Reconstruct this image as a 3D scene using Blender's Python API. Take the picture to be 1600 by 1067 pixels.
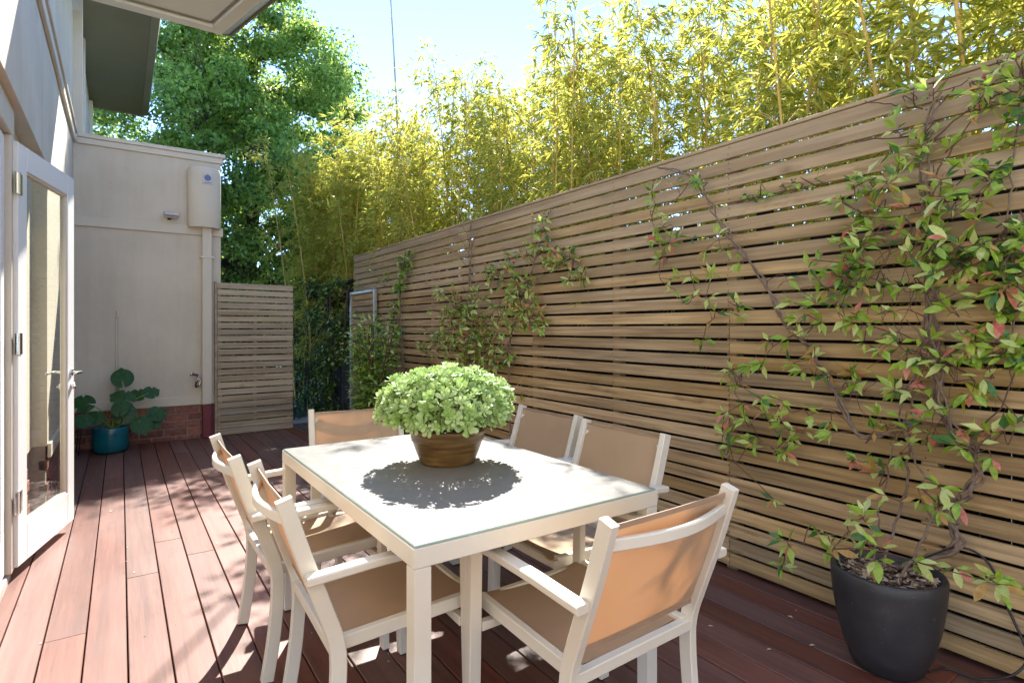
import bpy, math, random
import numpy as np
from mathutils import Vector, Matrix, Euler

random.seed(7)
S = bpy.context.scene
for o in list(bpy.data.objects):
    bpy.data.objects.remove(o, do_unlink=True)
C = S.collection
R = math.radians

# ------------------------------------------------------------------ camera, light, exposure
TH = R(34.8)                      # camera turned to the right of the deck boards' direction (+Y)
H = 1.3
cam = bpy.data.cameras.new('camera')
cam.sensor_width = 36.0
cam.lens = 19.8
cam.shift_y = -0.0128
cam.clip_start = 0.05
cam.clip_end = 600
camo = bpy.data.objects.new('camera', cam)
C.objects.link(camo)
camo.location = (0, 0, H)
camo.rotation_euler = (R(90), 0, -TH)
S.camera = camo

SUN_AZ, SUN_EL = R(30.5), R(43)
W = bpy.data.worlds.new('World')
S.world = W
W.use_nodes = True
wn = W.node_tree.nodes
wn.clear()
wo = wn.new('ShaderNodeOutputWorld')
wb = wn.new('ShaderNodeBackground')
ws = wn.new('ShaderNodeTexSky')
ws.sky_type = 'NISHITA'
ws.sun_disc = False
ws.sun_elevation = SUN_EL
ws.sun_rotation = SUN_AZ
ws.air_density = 0.38
ws.dust_density = 0.0
ws.ozone_density = 3.0
wb.inputs['Strength'].default_value = 0.15
W.node_tree.links.new(ws.outputs[0], wb.inputs[0])
W.node_tree.links.new(wb.outputs[0], wo.inputs[0])
sl = bpy.data.lights.new('sun', 'SUN')
sl.energy = 2.15
sl.angle = R(0.55)
sl.color = (1.0, 0.95, 0.89)
so = bpy.data.objects.new('sun', sl)
C.objects.link(so)
sdir = Vector((math.sin(SUN_AZ) * math.cos(SUN_EL), math.cos(SUN_AZ) * math.cos(SUN_EL), math.sin(SUN_EL)))
so.rotation_euler = sdir.to_track_quat('Z', 'Y').to_euler()
so.location = sdir * 30
S.view_settings.view_transform = 'Standard'
S.view_settings.look = 'None'
S.view_settings.gamma = 1
S.view_settings.exposure = 2.82
S.view_settings.use_curve_mapping = False
S.view_settings.use_white_balance = True
S.view_settings.white_balance_temperature = 6800
S.view_settings.white_balance_tint = 8
try:
    S.cycles.max_bounces = 8
    S.cycles.transparent_max_bounces = 12
except Exception:
    pass

# ------------------------------------------------------------------ materials
M = {}


def nodes_of(name):
    m = bpy.data.materials.new(name)
    m.use_nodes = True
    nt = m.node_tree
    return m, nt, nt.nodes['Principled BSDF'], nt.nodes['Material Output']


def coords(nt, scale=(1, 1, 1), rnd=True):
    tc = nt.nodes.new('ShaderNodeTexCoord')
    mp = nt.nodes.new('ShaderNodeMapping')
    mp.inputs['Scale'].default_value = scale
    if rnd:
        oi = nt.nodes.new('ShaderNodeObjectInfo')
        mu = nt.nodes.new('ShaderNodeMath')
        mu.operation = 'MULTIPLY'
        mu.inputs[1].default_value = 57.0
        nt.links.new(oi.outputs['Random'], mu.inputs[0])
        ad = nt.nodes.new('ShaderNodeVectorMath')
        ad.operation = 'ADD'
        nt.links.new(tc.outputs['Object'], ad.inputs[0])
        nt.links.new(mu.outputs[0], ad.inputs[1])
        nt.links.new(ad.outputs[0], mp.inputs[0])
    else:
        nt.links.new(tc.outputs['Object'], mp.inputs[0])
    return mp.outputs[0]


def noise(nt, vec, scale, detail=4, rough=0.55):
    n = nt.nodes.new('ShaderNodeTexNoise')
    n.inputs['Scale'].default_value = scale
    n.inputs['Detail'].default_value = detail
    n.inputs['Roughness'].default_value = rough
    nt.links.new(vec, n.inputs['Vector'])
    return n.outputs['Fac']


def ramp(nt, fac, stops):
    r = nt.nodes.new('ShaderNodeValToRGB')
    e = r.color_ramp.elements
    while len(e) < len(stops):
        e.new(0.5)
    for k, (p, c) in enumerate(stops):
        e[k].position = p
        e[k].color = (c[0], c[1], c[2], 1)
    nt.links.new(fac, r.inputs[0])
    return r.outputs[0]


def mixc(nt, a, b, fac, mode='MIX'):
    m = nt.nodes.new('ShaderNodeMix')
    m.data_type = 'RGBA'
    m.blend_type = mode
    for sock, val in ((m.inputs[6], a), (m.inputs[7], b)):
        if isinstance(val, tuple):
            sock.default_value = (val[0], val[1], val[2], 1)
        else:
            nt.links.new(val, sock)
    if isinstance(fac, (int, float)):
        m.inputs[0].default_value = fac
    else:
        nt.links.new(fac, m.inputs[0])
    return m.outputs[2]


def bump(nt, p, hgt, strength=0.3, dist=0.002):
    b = nt.nodes.new('ShaderNodeBump')
    b.inputs['Strength'].default_value = strength
    b.inputs['Distance'].default_value = dist
    nt.links.new(hgt, b.inputs['Height'])
    nt.links.new(b.outputs[0], p.inputs['Normal'])


def plain(name, col, rough=0.5, metal=0.0, var=0.12, nscale=8, bstr=0.15, bdist=0.001, spec=None, coat=0):
    """painted / moulded surface: base colour with slow mottling and slight relief"""
    m, nt, p, out = nodes_of(name)
    v = coords(nt)
    n = noise(nt, v, nscale, 5)
    lo = tuple(c * (1 - var) for c in col)
    hi = tuple(min(1, c * (1 + var)) for c in col)
    nt.links.new(ramp(nt, n, [(0.3, lo), (0.7, hi)]), p.inputs['Base Color'])
    p.inputs['Roughness'].default_value = rough
    p.inputs['Metallic'].default_value = metal
    if spec is not None:
        p.inputs['Specular IOR Level'].default_value = spec
    if coat:
        p.inputs['Coat Weight'].default_value = coat
        p.inputs['Coat Roughness'].default_value = 0.08
    bump(nt, p, noise(nt, v, nscale * 14, 3), bstr, bdist)
    M[name] = m
    return m


def wood(name, stops, axis='y', grain=38, rough=0.6, spread=0.28, weather=None, spec=0.4, sat_patch=None):
    """boards: grain along one axis, a tone of its own for each board"""
    m, nt, p, out = nodes_of(name)
    sc = {'y': (grain, 1.6, grain), 'x': (1.6, grain, grain)}[axis]
    v = coords(nt, sc)
    g = noise(nt, v, 1.0, 6, 0.65)
    col = ramp(nt, g, stops)
    v2 = coords(nt, (2.2, 0.9, 2.2))
    blot = noise(nt, v2, 1.6, 4)
    if sat_patch:
        col = mixc(nt, col, sat_patch, ramp(nt, blot, [(0.45, (0, 0, 0)), (0.72, (0.6, 0.6, 0.6))]))
    oi = nt.nodes.new('ShaderNodeObjectInfo')
    mr = nt.nodes.new('ShaderNodeMapRange')
    mr.inputs['To Min'].default_value = 1 - spread
    mr.inputs['To Max'].default_value = 1 + spread
    nt.links.new(oi.outputs['Random'], mr.inputs['Value'])
    hs = nt.nodes.new('ShaderNodeHueSaturation')
    nt.links.new(col, hs.inputs['Color'])
    nt.links.new(mr.outputs[0], hs.inputs['Value'])
    r2 = nt.nodes.new('ShaderNodeMath')
    r2.operation = 'FRACT'
    r3 = nt.nodes.new('ShaderNodeMath')
    r3.operation = 'MULTIPLY'
    r3.inputs[1].default_value = 13.7
    nt.links.new(oi.outputs['Random'], r3.inputs[0])
    nt.links.new(r3.outputs[0], r2.inputs[0])
    mr2 = nt.nodes.new('ShaderNodeMapRange')
    mr2.inputs['To Min'].default_value = 0.8
    mr2.inputs['To Max'].default_value = 1.12
    nt.links.new(r2.outputs[0], mr2.inputs['Value'])
    nt.links.new(mr2.outputs[0], hs.inputs['Saturation'])
    col = hs.outputs[0]
    if weather:                                            # silvering, stronger high on the fence
        geo = nt.nodes.new('ShaderNodeNewGeometry')
        sp = nt.nodes.new('ShaderNodeSeparateXYZ')
        nt.links.new(geo.outputs['Position'], sp.inputs[0])
        zr = nt.nodes.new('ShaderNodeMapRange')
        zr.inputs['From Min'].default_value = weather[1]
        zr.inputs['From Max'].default_value = weather[2]
        nt.links.new(sp.outputs['Z'], zr.inputs['Value'])
        mu = nt.nodes.new('ShaderNodeMath')
        mu.operation = 'MULTIPLY_ADD'
        mu.inputs[1].default_value = 0.6
        nt.links.new(zr.outputs[0], mu.inputs[0])
        sb = nt.nodes.new('ShaderNodeMath')
        sb.operation = 'MULTIPLY'
        sb.inputs[1].default_value = 0.45
        nt.links.new(blot, sb.inputs[0])
        nt.links.new(sb.outputs[0], mu.inputs[2])
        col = mixc(nt, col, weather[0], mu.outputs[0])
    # knots and stains
    v4 = coords(nt, (14, .55, 14) if axis == 'y' else (.55, 14, 14))
    col = mixc(nt, col, ramp(nt, noise(nt, v4, 1.0, 5, .6), [(0.36, (0.62, 0.58, 0.54)), (0.56, (1, 1, 1))]), 0.7, 'MULTIPLY')
    v3 = coords(nt, (9, 2.5, 9) if axis == 'y' else (2.5, 9, 9))
    kn = ramp(nt, noise(nt, v3, 1.3, 4, 0.65), [(0.60, (1, 1, 1)), (0.74, (0.5, 0.45, 0.42))])
    col = mixc(nt, col, kn, 0.75, 'MULTIPLY')
    nt.links.new(col, p.inputs['Base Color'])
    rr = nt.nodes.new('ShaderNodeMapRange')
    rr.inputs['To Min'].default_value = rough - 0.12
    rr.inputs['To Max'].default_value = rough + 0.15
    nt.links.new(blot, rr.inputs['Value'])
    nt.links.new(rr.outputs[0], p.inputs['Roughness'])
    p.inputs['Specular IOR Level'].default_value = spec
    bump(nt, p, g, 0.35, 0.002)
    M[name] = m
    return m


def leafmat(name, c1, c2, trans=0.45, rough=0.4, spec=0.5, tcol=None, nscale=3.0):
    """thin leaf: glossy upper skin plus light passing through"""
    m, nt, p, out = nodes_of(name)
    v = coords(nt)
    n = noise(nt, v, nscale, 3)
    col = ramp(nt, n, [(0.35, c1), (0.65, c2)])
    nt.links.new(col, p.inputs['Base Color'])
    p.inputs['Roughness'].default_value = rough
    p.inputs['Specular IOR Level'].default_value = spec
    t = nt.nodes.new('ShaderNodeBsdfTranslucent')
    if tcol:
        t.inputs['Color'].default_value = (*tcol, 1)
    else:
        nt.links.new(col, t.inputs['Color'])
    mx = nt.nodes.new('ShaderNodeMixShader')
    mx.inputs[0].default_value = trans
    nt.links.new(p.outputs[0], mx.inputs[1])
    nt.links.new(t.outputs[0], mx.inputs[2])
    nt.links.new(mx.outputs[0], out.inputs['Surface'])
    M[name] = m
    return m


def glassmat(name, tint, spec_rough=0.01, ior=1.5):
    m, nt, p, out = nodes_of(name)
    nt.nodes.remove(p)
    tr = nt.nodes.new('ShaderNodeBsdfTransparent')
    tr.inputs[0].default_value = (*tint, 1)
    gl = nt.nodes.new('ShaderNodeBsdfGlossy')
    gl.inputs['Roughness'].default_value = spec_rough
    fr = nt.nodes.new('ShaderNodeFresnel')
    gb = nt.nodes.new('ShaderNodeNewGeometry')
    mi_ = nt.nodes.new('ShaderNodeMapRange')
    mi_.inputs['To Min'].default_value = ior
    mi_.inputs['To Max'].default_value = 1 / ior
    nt.links.new(gb.outputs['Backfacing'], mi_.inputs['Value'])
    nt.links.new(mi_.outputs[0], fr.inputs[0])
    mx = nt.nodes.new('ShaderNodeMixShader')
    nt.links.new(fr.outputs[0], mx.inputs[0])
    nt.links.new(tr.outputs[0], mx.inputs[1])
    nt.links.new(gl.outputs[0], mx.inputs[2])
    nt.links.new(mx.outputs[0], out.inputs['Surface'])
    M[name] = m


m, nt, p, out = nodes_of('stucco')
tc = nt.nodes.new('ShaderNodeTexCoord')
mp0 = nt.nodes.new('ShaderNodeMapping'); mp0.inputs['Scale'].default_value = (7, 7, .5)
nt.links.new(tc.outputs['Object'], mp0.inputs[0])
st0 = noise(nt, mp0.outputs[0], 1.0, 5, .6)
mp1 = nt.nodes.new('ShaderNodeMapping')
nt.links.new(tc.outputs['Object'], mp1.inputs[0])
bl0 = noise(nt, mp1.outputs[0], 1.7, 5, .6)
c = ramp(nt, bl0, [(0.3, (0.59, 0.525, 0.42)), (0.7, (0.70, 0.63, 0.515))])
c = mixc(nt, c, ramp(nt, st0, [(0.32, (0.86, 0.85, 0.82)), (0.55, (1, 1, 1))]), 0.45, 'MULTIPLY')
gm = ramp(nt, noise(nt, mp1.outputs[0], 14, 6, .7), [(0.28, (0.82, 0.80, 0.76)), (0.38, (1, 1, 1))])
c = mixc(nt, c, gm, 0.6, 'MULTIPLY')
nt.links.new(c, p.inputs['Base Color'])
p.inputs['Roughness'].default_value = 0.88
bump(nt, p, noise(nt, mp1.outputs[0], 55, 6, .7), 0.5, 0.004)
M['stucco'] = m
plain('trim_paint', (0.66, 0.60, 0.49), 0.6, var=0.04, nscale=3)
plain('soffit_paint', (0.80, 0.71, 0.62), 0.7, var=0.05, nscale=2)
plain('eave_paint', (0.22, 0.205, 0.14), 0.6, var=0.08, nscale=2)
plain('gutter_paint', (0.36, 0.31, 0.26), 0.5, var=0.06)
plain('door_paint', (0.80, 0.80, 0.79), 0.35, var=0.02, nscale=3, bstr=0.08)
plain('cream_paint', (0.62, 0.56, 0.46), 0.5, var=0.04)
plain('maroon_paint', (0.16, 0.025, 0.035), 0.5, var=0.1)
plain('mortar', (0.33, 0.28, 0.24), 0.95, var=0.15, nscale=20, bstr=0.5)
plain('chrome', (0.72, 0.72, 0.72), 0.2, metal=1.0, var=0.03)
plain('galvanised', (0.50, 0.52, 0.53), 0.42, metal=0.65, var=0.12, nscale=14)
plain('chair_metal', (0.67, 0.635, 0.56), 0.42, var=0.035, nscale=5, bstr=0.1, bdist=0.0005)
plain('table_metal', (0.66, 0.635, 0.57), 0.42, var=0.03, nscale=5, bstr=0.1, bdist=0.0005)
plain('black_plastic', (0.02, 0.02, 0.022), 0.45, var=0.2)
plain('dark_soil', (0.05, 0.035, 0.025), 0.95, var=0.5, nscale=30, bstr=0.8, bdist=0.01)
plain('ground_soil', (0.07, 0.055, 0.04), 0.95, var=0.4, nscale=4, bstr=0.8, bdist=0.02)
plain('paving', (0.42, 0.40, 0.37), 0.9, var=0.12, nscale=6)
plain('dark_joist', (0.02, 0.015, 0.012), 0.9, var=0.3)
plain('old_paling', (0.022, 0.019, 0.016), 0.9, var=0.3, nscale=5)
plain('bark', (0.085, 0.065, 0.05), 0.9, var=0.35, nscale=14, bstr=0.8, bdist=0.01)
plain('vine_wood', (0.20, 0.145, 0.115), 0.85, var=0.35, nscale=40, bstr=0.7, bdist=0.002)
plain('vine_twig', (0.12, 0.06, 0.045), 0.7, var=0.25, nscale=30)
plain('stone_cap', (0.4, 0.38, 0.34), 0.9, var=0.15)
plain('room_dark', (0.12, 0.11, 0.10), 0.8)
plain('red_petal', (0.45, 0.03, 0.02), 0.5)
plain('blue_print', (0.12, 0.16, 0.34), 0.5)
plain('label_print', (0.55, 0.53, 0.50), 0.5)
plain('mulch_pale', (0.42, 0.31, 0.22), 0.9, var=0.45, nscale=60)
plain('mulch_dark', (0.14, 0.085, 0.055), 0.9, var=0.5, nscale=60)
plain('litter_pale', (0.55, 0.47, 0.36), 0.8, var=0.2)

wood('deck_wood', [(0.25, (0.095, 0.029, 0.020)), (0.5, (0.155, 0.051, 0.035)), (0.75, (0.215, 0.079, 0.055))],
     'y', 34, rough=0.52, spread=0.2, spec=0.85, sat_patch=(0.165, 0.075, 0.060))
wood('fence_wood', [(0.32, (0.21, 0.125, 0.05)), (0.5, (0.45, 0.29, 0.12)), (0.68, (0.63, 0.435, 0.21))],
     'y', 42, rough=0.75, spread=0.3, weather=((0.43, 0.36, 0.265), 1.1, 2.7), spec=0.25)
wood('screen_wood', [(0.30, (0.28, 0.20, 0.115)), (0.5, (0.46, 0.35, 0.215)), (0.70, (0.60, 0.48, 0.32))],
     'x', 42, rough=0.75, spread=0.24, weather=((0.48, 0.425, 0.34), 0.6, 2.4), spec=0.25)

# bricks
m, nt, p, out = nodes_of('brick_clay')
v = coords(nt)
n = noise(nt, v, 24, 5)
c = ramp(nt, n, [(0.3, (0.18, 0.06, 0.042)), (0.7, (0.36, 0.15, 0.105))])
oi = nt.nodes.new('ShaderNodeObjectInfo')
mr = nt.nodes.new('ShaderNodeMapRange')
mr.inputs['To Min'].default_value = 0.65
mr.inputs['To Max'].default_value = 1.3
nt.links.new(oi.outputs['Random'], mr.inputs['Value'])
hs = nt.nodes.new('ShaderNodeHueSaturation')
nt.links.new(c, hs.inputs['Color'])
nt.links.new(mr.outputs[0], hs.inputs['Value'])
nt.links.new(hs.outputs[0], p.inputs['Base Color'])
p.inputs['Roughness'].default_value = 0.85
bump(nt, p, n, 0.5, 0.004)
M['brick_clay'] = m

# sling fabric: woven, lets sun through
m, nt, p, out = nodes_of('sling')
tc = nt.nodes.new('ShaderNodeTexCoord')
wv = nt.nodes.new('ShaderNodeTexWave')
wv.inputs['Scale'].default_value = 160
wv.bands_direction = 'X'
wv2 = nt.nodes.new('ShaderNodeTexWave')
wv2.inputs['Scale'].default_value = 160
wv2.bands_direction = 'Y'
nt.links.new(tc.outputs['Object'], wv.inputs[0])
nt.links.new(tc.outputs['Object'], wv2.inputs[0])
ad = nt.nodes.new('ShaderNodeMath')
nt.links.new(wv.outputs['Fac'], ad.inputs[0])
nt.links.new(wv2.outputs['Fac'], ad.inputs[1])
v = coords(nt)
n = noise(nt, v, 5, 4)
c = ramp(nt, n, [(0.3, (0.58, 0.43, 0.285)), (0.7, (0.67, 0.505, 0.35))])
nt.links.new(c, p.inputs['Base Color'])
p.inputs['Roughness'].default_value = 0.38
p.inputs['Specular IOR Level'].default_value = 0.55
bump(nt, p, ad.outputs[0], 0.2, 0.0004)
t = nt.nodes.new('ShaderNodeBsdfTranslucent')
t.inputs[0].default_value = (0.66, 0.45, 0.29, 1)
mx = nt.nodes.new('ShaderNodeMixShader')
mx.inputs[0].default_value = 0.42
nt.links.new(p.outputs[0], mx.inputs[1])
nt.links.new(t.outputs[0], mx.inputs[2])
nt.links.new(mx.outputs[0], out.inputs['Surface'])
M['sling'] = m
plain('sling_hem', (0.33, 0.22, 0.15), 0.6, var=0.1)

# frosted table glass
m, nt, p, out = nodes_of('table_glass')
v = coords(nt)
n = noise(nt, v, 7, 5)
nt.links.new(ramp(nt, n, [(0.3, (0.20, 0.198, 0.19)), (0.7, (0.235, 0.232, 0.223))]), p.inputs['Base Color'])
p.inputs['Roughness'].default_value = 0.33
p.inputs['Specular IOR Level'].default_value = 0.35
r_ = nt.nodes.new('ShaderNodeMapRange')
r_.inputs['To Min'].default_value = 0.22
r_.inputs['To Max'].default_value = 0.45
nt.links.new(noise(nt, v, 22, 6), r_.inputs['Value'])
nt.links.new(r_.outputs[0], p.inputs['Roughness'])
M['table_glass'] = m
plain('glass_edge', (0.30, 0.42, 0.38), 0.15, var=0.05)
glassmat('pane_glass', (0.93, 0.95, 0.93), ior=1.25)

# glazed pots
m, nt, p, out = nodes_of('brown_glaze')
v = coords(nt, (3, 3, 30))
n = noise(nt, v, 3, 5)
nt.links.new(ramp(nt, n, [(0.3, (0.085, 0.045, 0.014)), (0.55, (0.17, 0.095, 0.03)), (0.75, (0.27, 0.17, 0.065))]), p.inputs['Base Color'])
p.inputs['Roughness'].default_value = 0.28
bump(nt, p, n, 0.25, 0.003)
M['brown_glaze'] = m
m, nt, p, out = nodes_of('teal_glaze')
v = coords(nt)
tcz = nt.nodes.new('ShaderNodeTexCoord')
n = noise(nt, v, 6, 4)
nt.links.new(ramp(nt, n, [(0.3, (0.0, 0.085, 0.115)), (0.7, (0.004, 0.14, 0.18))]), p.inputs['Base Color'])
p.inputs['Roughness'].default_value = 0.25
M['teal_glaze'] = m
m, nt, p, out = nodes_of('black_pot')
v = coords(nt)
n = noise(nt, v, 7, 7, .7)
c = ramp(nt, n, [(0.35, (0.022, 0.022, 0.026)), (0.6, (0.036, 0.035, 0.038)), (0.78, (0.075, 0.07, 0.065))])
sc = ramp(nt, noise(nt, v, 70, 3, .5), [(0.70, (0, 0, 0)), (0.76, (1, 1, 1))])
c = mixc(nt, c, (0.16, 0.15, 0.14), sc)
nt.links.new(c, p.inputs['Base Color'])
rr = nt.nodes.new('ShaderNodeMapRange')
rr.inputs['To Min'].default_value = 0.3; rr.inputs['To Max'].default_value = 0.62
nt.links.new(n, rr.inputs['Value']); nt.links.new(rr.outputs[0], p.inputs['Roughness'])
bump(nt, p, n, 0.25, 0.003)
M['black_pot'] = m

leafmat('jasmine_green', (0.22, 0.40, 0.035), (0.42, 0.60, 0.08), 0.4, 0.27, spec=0.7)
leafmat('jasmine_pale', (0.52, 0.64, 0.17), (0.66, 0.75, 0.30), 0.4, 0.25, spec=0.7)
leafmat('jasmine_dark', (0.05, 0.15, 0.035), (0.10, 0.24, 0.06), 0.3, 0.3)
leafmat('jasmine_red', (0.60, 0.13, 0.10), (0.70, 0.32, 0.24), 0.4, 0.4)
leafmat('jasmine_bronze', (0.50, 0.27, 0.07), (0.60, 0.42, 0.15), 0.4, 0.4)
leafmat('hedge_leaf', (0.025, 0.07, 0.018), (0.07, 0.15, 0.035), 0.3, 0.3, spec=0.6, nscale=2)
leafmat('maple_leaf', (0.08, 0.17, 0.03), (0.24, 0.38, 0.07), 0.5, 0.38, nscale=0.9, tcol=(0.46, 0.62, 0.13))
leafmat('far_leaf', (0.04, 0.09, 0.02), (0.10, 0.17, 0.04), 0.45, 0.5, nscale=0.6)
leafmat('bamboo_leaf', (0.34, 0.40, 0.06), (0.56, 0.57, 0.12), 0.5, 0.4, nscale=2.0, tcol=(0.90, 0.84, 0.17))
leafmat('bamboo_leaf_olive', (0.12, 0.20, 0.035), (0.26, 0.32, 0.06), 0.45, 0.4, nscale=2.0, tcol=(0.60, 0.62, 0.10))
plain('bamboo_culm', (0.62, 0.43, 0.10), 0.4, var=0.25, nscale=5)
plain('bamboo_dry', (0.38, 0.27, 0.17), 0.6, var=0.25, nscale=5)
leafmat('succulent_leaf', (0.32, 0.50, 0.13), (0.54, 0.68, 0.32), 0.28, 0.28, spec=0.7, nscale=12)
plain('succulent_stem', (0.15, 0.09, 0.05), 0.8, var=0.3, nscale=30)
leafmat('monstera_leaf', (0.016, 0.065, 0.014), (0.035, 0.12, 0.025), 0.15, 0.42, spec=0.35, nscale=6)
leafmat('blue_green_leaf', (0.05, 0.13, 0.09), (0.10, 0.20, 0.14), 0.3, 0.4)


# ------------------------------------------------------------------ mesh helpers
class MB:
    def __init__(self):
        self.v, self.f = [], []

    def add(self, verts, faces):
        k = len(self.v)
        self.v += [tuple(p) for p in verts]
        self.f += [tuple(i + k for i in f) for f in faces]

    def box(self, x0, x1, y0, y1, z0, z1):
        self.add([(x0, y0, z0), (x1, y0, z0), (x1, y1, z0), (x0, y1, z0), (x0, y0, z1), (x1, y0, z1), (x1, y1, z1), (x0, y1, z1)],
                 [(0, 3, 2, 1), (4, 5, 6, 7), (0, 1, 5, 4), (1, 2, 6, 5), (2, 3, 7, 6), (3, 0, 4, 7)])

    def cbox(self, x0, x1, y0, y1, z0, z1, c=0.003):
        """box with every edge chamfered"""
        import itertools
        vs = []
        idx = {}
        X, Y, Z = (x0, x1), (y0, y1), (z0, z1)
        for a, b, d in itertools.product((0, 1), repeat=3):
            sx, sy, sz = (1 - 2 * a), (1 - 2 * b), (1 - 2 * d)
            for ax in range(3):
                q = [X[a] + sx * c, Y[b] + sy * c, Z[d] + sz * c]
                q[ax] = (X[a], Y[b], Z[d])[ax]
                idx[(a, b, d, ax)] = len(vs)
                vs.append(tuple(q))
        fs = []
        for ax in range(3):
            o1, o2 = [i for i in range(3) if i != ax]
            for s in (0, 1):
                loop = []
                for (p_, q_) in ((0, 0), (1, 0), (1, 1), (0, 1)):
                    k = [0, 0, 0]
                    k[ax], k[o1], k[o2] = s, p_, q_
                    loop.append(idx[(*k, ax)])
                fs.append(tuple(loop))
        for ax in range(3):                                   # edge strips along ax
            o1, o2 = [i for i in range(3) if i != ax]
            for (p_, q_) in ((0, 0), (1, 0), (1, 1), (0, 1)):
                k0, k1 = [0, 0, 0], [0, 0, 0]
                k0[o1] = k1[o1] = p_
                k0[o2] = k1[o2] = q_
                k1[ax] = 1
                fs.append((idx[(*k0, o1)], idx[(*k1, o1)], idx[(*k1, o2)], idx[(*k0, o2)]))
        for a, b, d in itertools.product((0, 1), repeat=3):
            fs.append((idx[(a, b, d, 0)], idx[(a, b, d, 1)], idx[(a, b, d, 2)]))
        self.add(vs, fs)

    def sweep(self, prof, path, side=Vector((1, 0, 0)), cap=True):
        """carry a closed profile [(s, n)] along a path; s is measured along `side`, n along side x tangent"""
        path = [Vector(p) for p in path]
        n = len(prof)
        vs, fs = [], []
        for i, p in enumerate(path):
            t = (path[min(i + 1, len(path) - 1)] - path[max(i - 1, 0)]).normalized()
            s = (side - t * side.dot(t)).normalized()
            u = s.cross(t)
            k = 1.0
            if 0 < i < len(path) - 1:
                a = (path[i] - path[i - 1]).normalized()
                k = 1 / max(0.6, a.dot(t))
            for (q, r) in prof:
                vs.append(p + s * q + u * r * k)
        for i in range(len(path) - 1):
            for j in range(n):
                a, b = i * n + j, i * n + (j + 1) % n
                fs.append((a, b, b + n, a + n))
        if cap:
            fs.append(tuple(range(n))[::-1])
            fs.append(tuple(range((len(path) - 1) * n, len(path) * n)))
        self.add(vs, fs)

    def tube(self, path, radii, n=6, cap=True):
        path = [Vector(p) for p in path]
        if isinstance(radii, (int, float)):
            radii = [radii] * len(path)
        vs, fs = [], []
        ref = Vector((0.31, 0.17, 0.93))
        for i, p in enumerate(path):
            t = (path[min(i + 1, len(path) - 1)] - path[max(i - 1, 0)])
            if t.length < 1e-7:
                t = Vector((0, 0, 1))
            t.normalize()
            a = t.cross(ref)
            if a.length < 0.05:
                a = t.cross(Vector((1, 0, 0)))
            a.normalize()
            b = t.cross(a)
            for k in range(n):
                w = 2 * math.pi * k / n
                vs.append(p + (a * math.cos(w) + b * math.sin(w)) * radii[i])
        for i in range(len(path) - 1):
            for j in range(n):
                a, b = i * n + j, i * n + (j + 1) % n
                fs.append((a, b, b + n, a + n))
        if cap:
            fs.append(tuple(range(n))[::-1])
            fs.append(tuple(range((len(path) - 1) * n, len(path) * n)))
        self.add(vs, fs)

    def lathe(self, prof, n=40, centre=(0, 0, 0), closed=True):
        cx, cy, cz = centre
        vs, fs = [], []
        for (r, z) in prof:
            for k in range(n):
                w = 2 * math.pi * k / n
                vs.append((cx + r * math.cos(w), cy + r * math.sin(w), cz + z))
        for i in range(len(prof) - 1):
            for j in range(n):
                a, b = i * n + j, i * n + (j + 1) % n
                fs.append((a, b, b + n, a + n))
        fs.append(tuple(range(n))[::-1])
        fs.append(tuple(range((len(prof) - 1) * n, len(prof) * n)))
        self.add(vs, fs)

    def mesh(self, name, mats, smooth=False):
        me = bpy.data.meshes.new(name)
        me.from_pydata(self.v, [], self.f)
        for mt in (mats if isinstance(mats, (list, tuple)) else [mats]):
            me.materials.append(M[mt])
        if smooth:
            me.polygons.foreach_set('use_smooth', [True] * len(me.polygons))
        me.update()
        return me

    def build(self, name, mat, parent=None, smooth=False, loc=None, rot=None):
        return link(name, self.mesh(name, mat, smooth), parent, loc, rot)


def link(name, me, parent=None, loc=None, rot=None):
    o = bpy.data.objects.new(name, me)
    C.objects.link(o)
    if parent:
        o.parent = parent
    if loc is not None:
        o.location = loc
    if rot is not None:
        o.rotation_euler = rot
    return o


def soft(o, angle=35):
    me = o.data
    me.polygons.foreach_set('use_smooth', [True] * len(me.polygons))
    try:
        me.set_sharp_from_angle(angle=R(angle))
    except Exception:
        pass
    return o


def empty(name, loc=(0, 0, 0), rz=0):
    o = bpy.data.objects.new(name, None)
    C.objects.link(o)
    o.empty_display_size = 0.1
    o.location = loc
    o.rotation_euler = (0, 0, rz)
    return o


def tag(o, label=None, cat=None, group=None, kind=None):
    if label:
        o['label'] = label
    if cat:
        o['category'] = cat
    if group:
        o['group'] = group
    if kind:
        o['kind'] = kind
    return o


def copy_tree(o, parent=None):
    c_ = o.copy()
    C.objects.link(c_)
    c_.parent = parent
    for ch in list(o.children):
        copy_tree(ch, c_)
    return c_


def smooth_path(pts, sub=5):
    pts = [Vector(p) for p in pts]
    if len(pts) < 3:
        return pts
    out_ = []
    for i in range(len(pts) - 1):
        p0 = pts[max(i - 1, 0)]
        p1, p2 = pts[i], pts[i + 1]
        p3 = pts[min(i + 2, len(pts) - 1)]
        for k in range(sub):
            t = k / sub
            out_.append(0.5 * ((2 * p1) + (p2 - p0) * t + (2 * p0 - 5 * p1 + 4 * p2 - p3) * t * t + (3 * p1 - p0 - 3 * p2 + p3) * t ** 3))
    out_.append(pts[-1])
    return out_


def rect(w, h, c=0.004):
    a, b = w / 2, h / 2
    return [(-a + c, -b), (a - c, -b), (a, -b + c), (a, b - c), (a - c, b), (-a + c, b), (-a, b - c), (-a, -b + c)]


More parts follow.
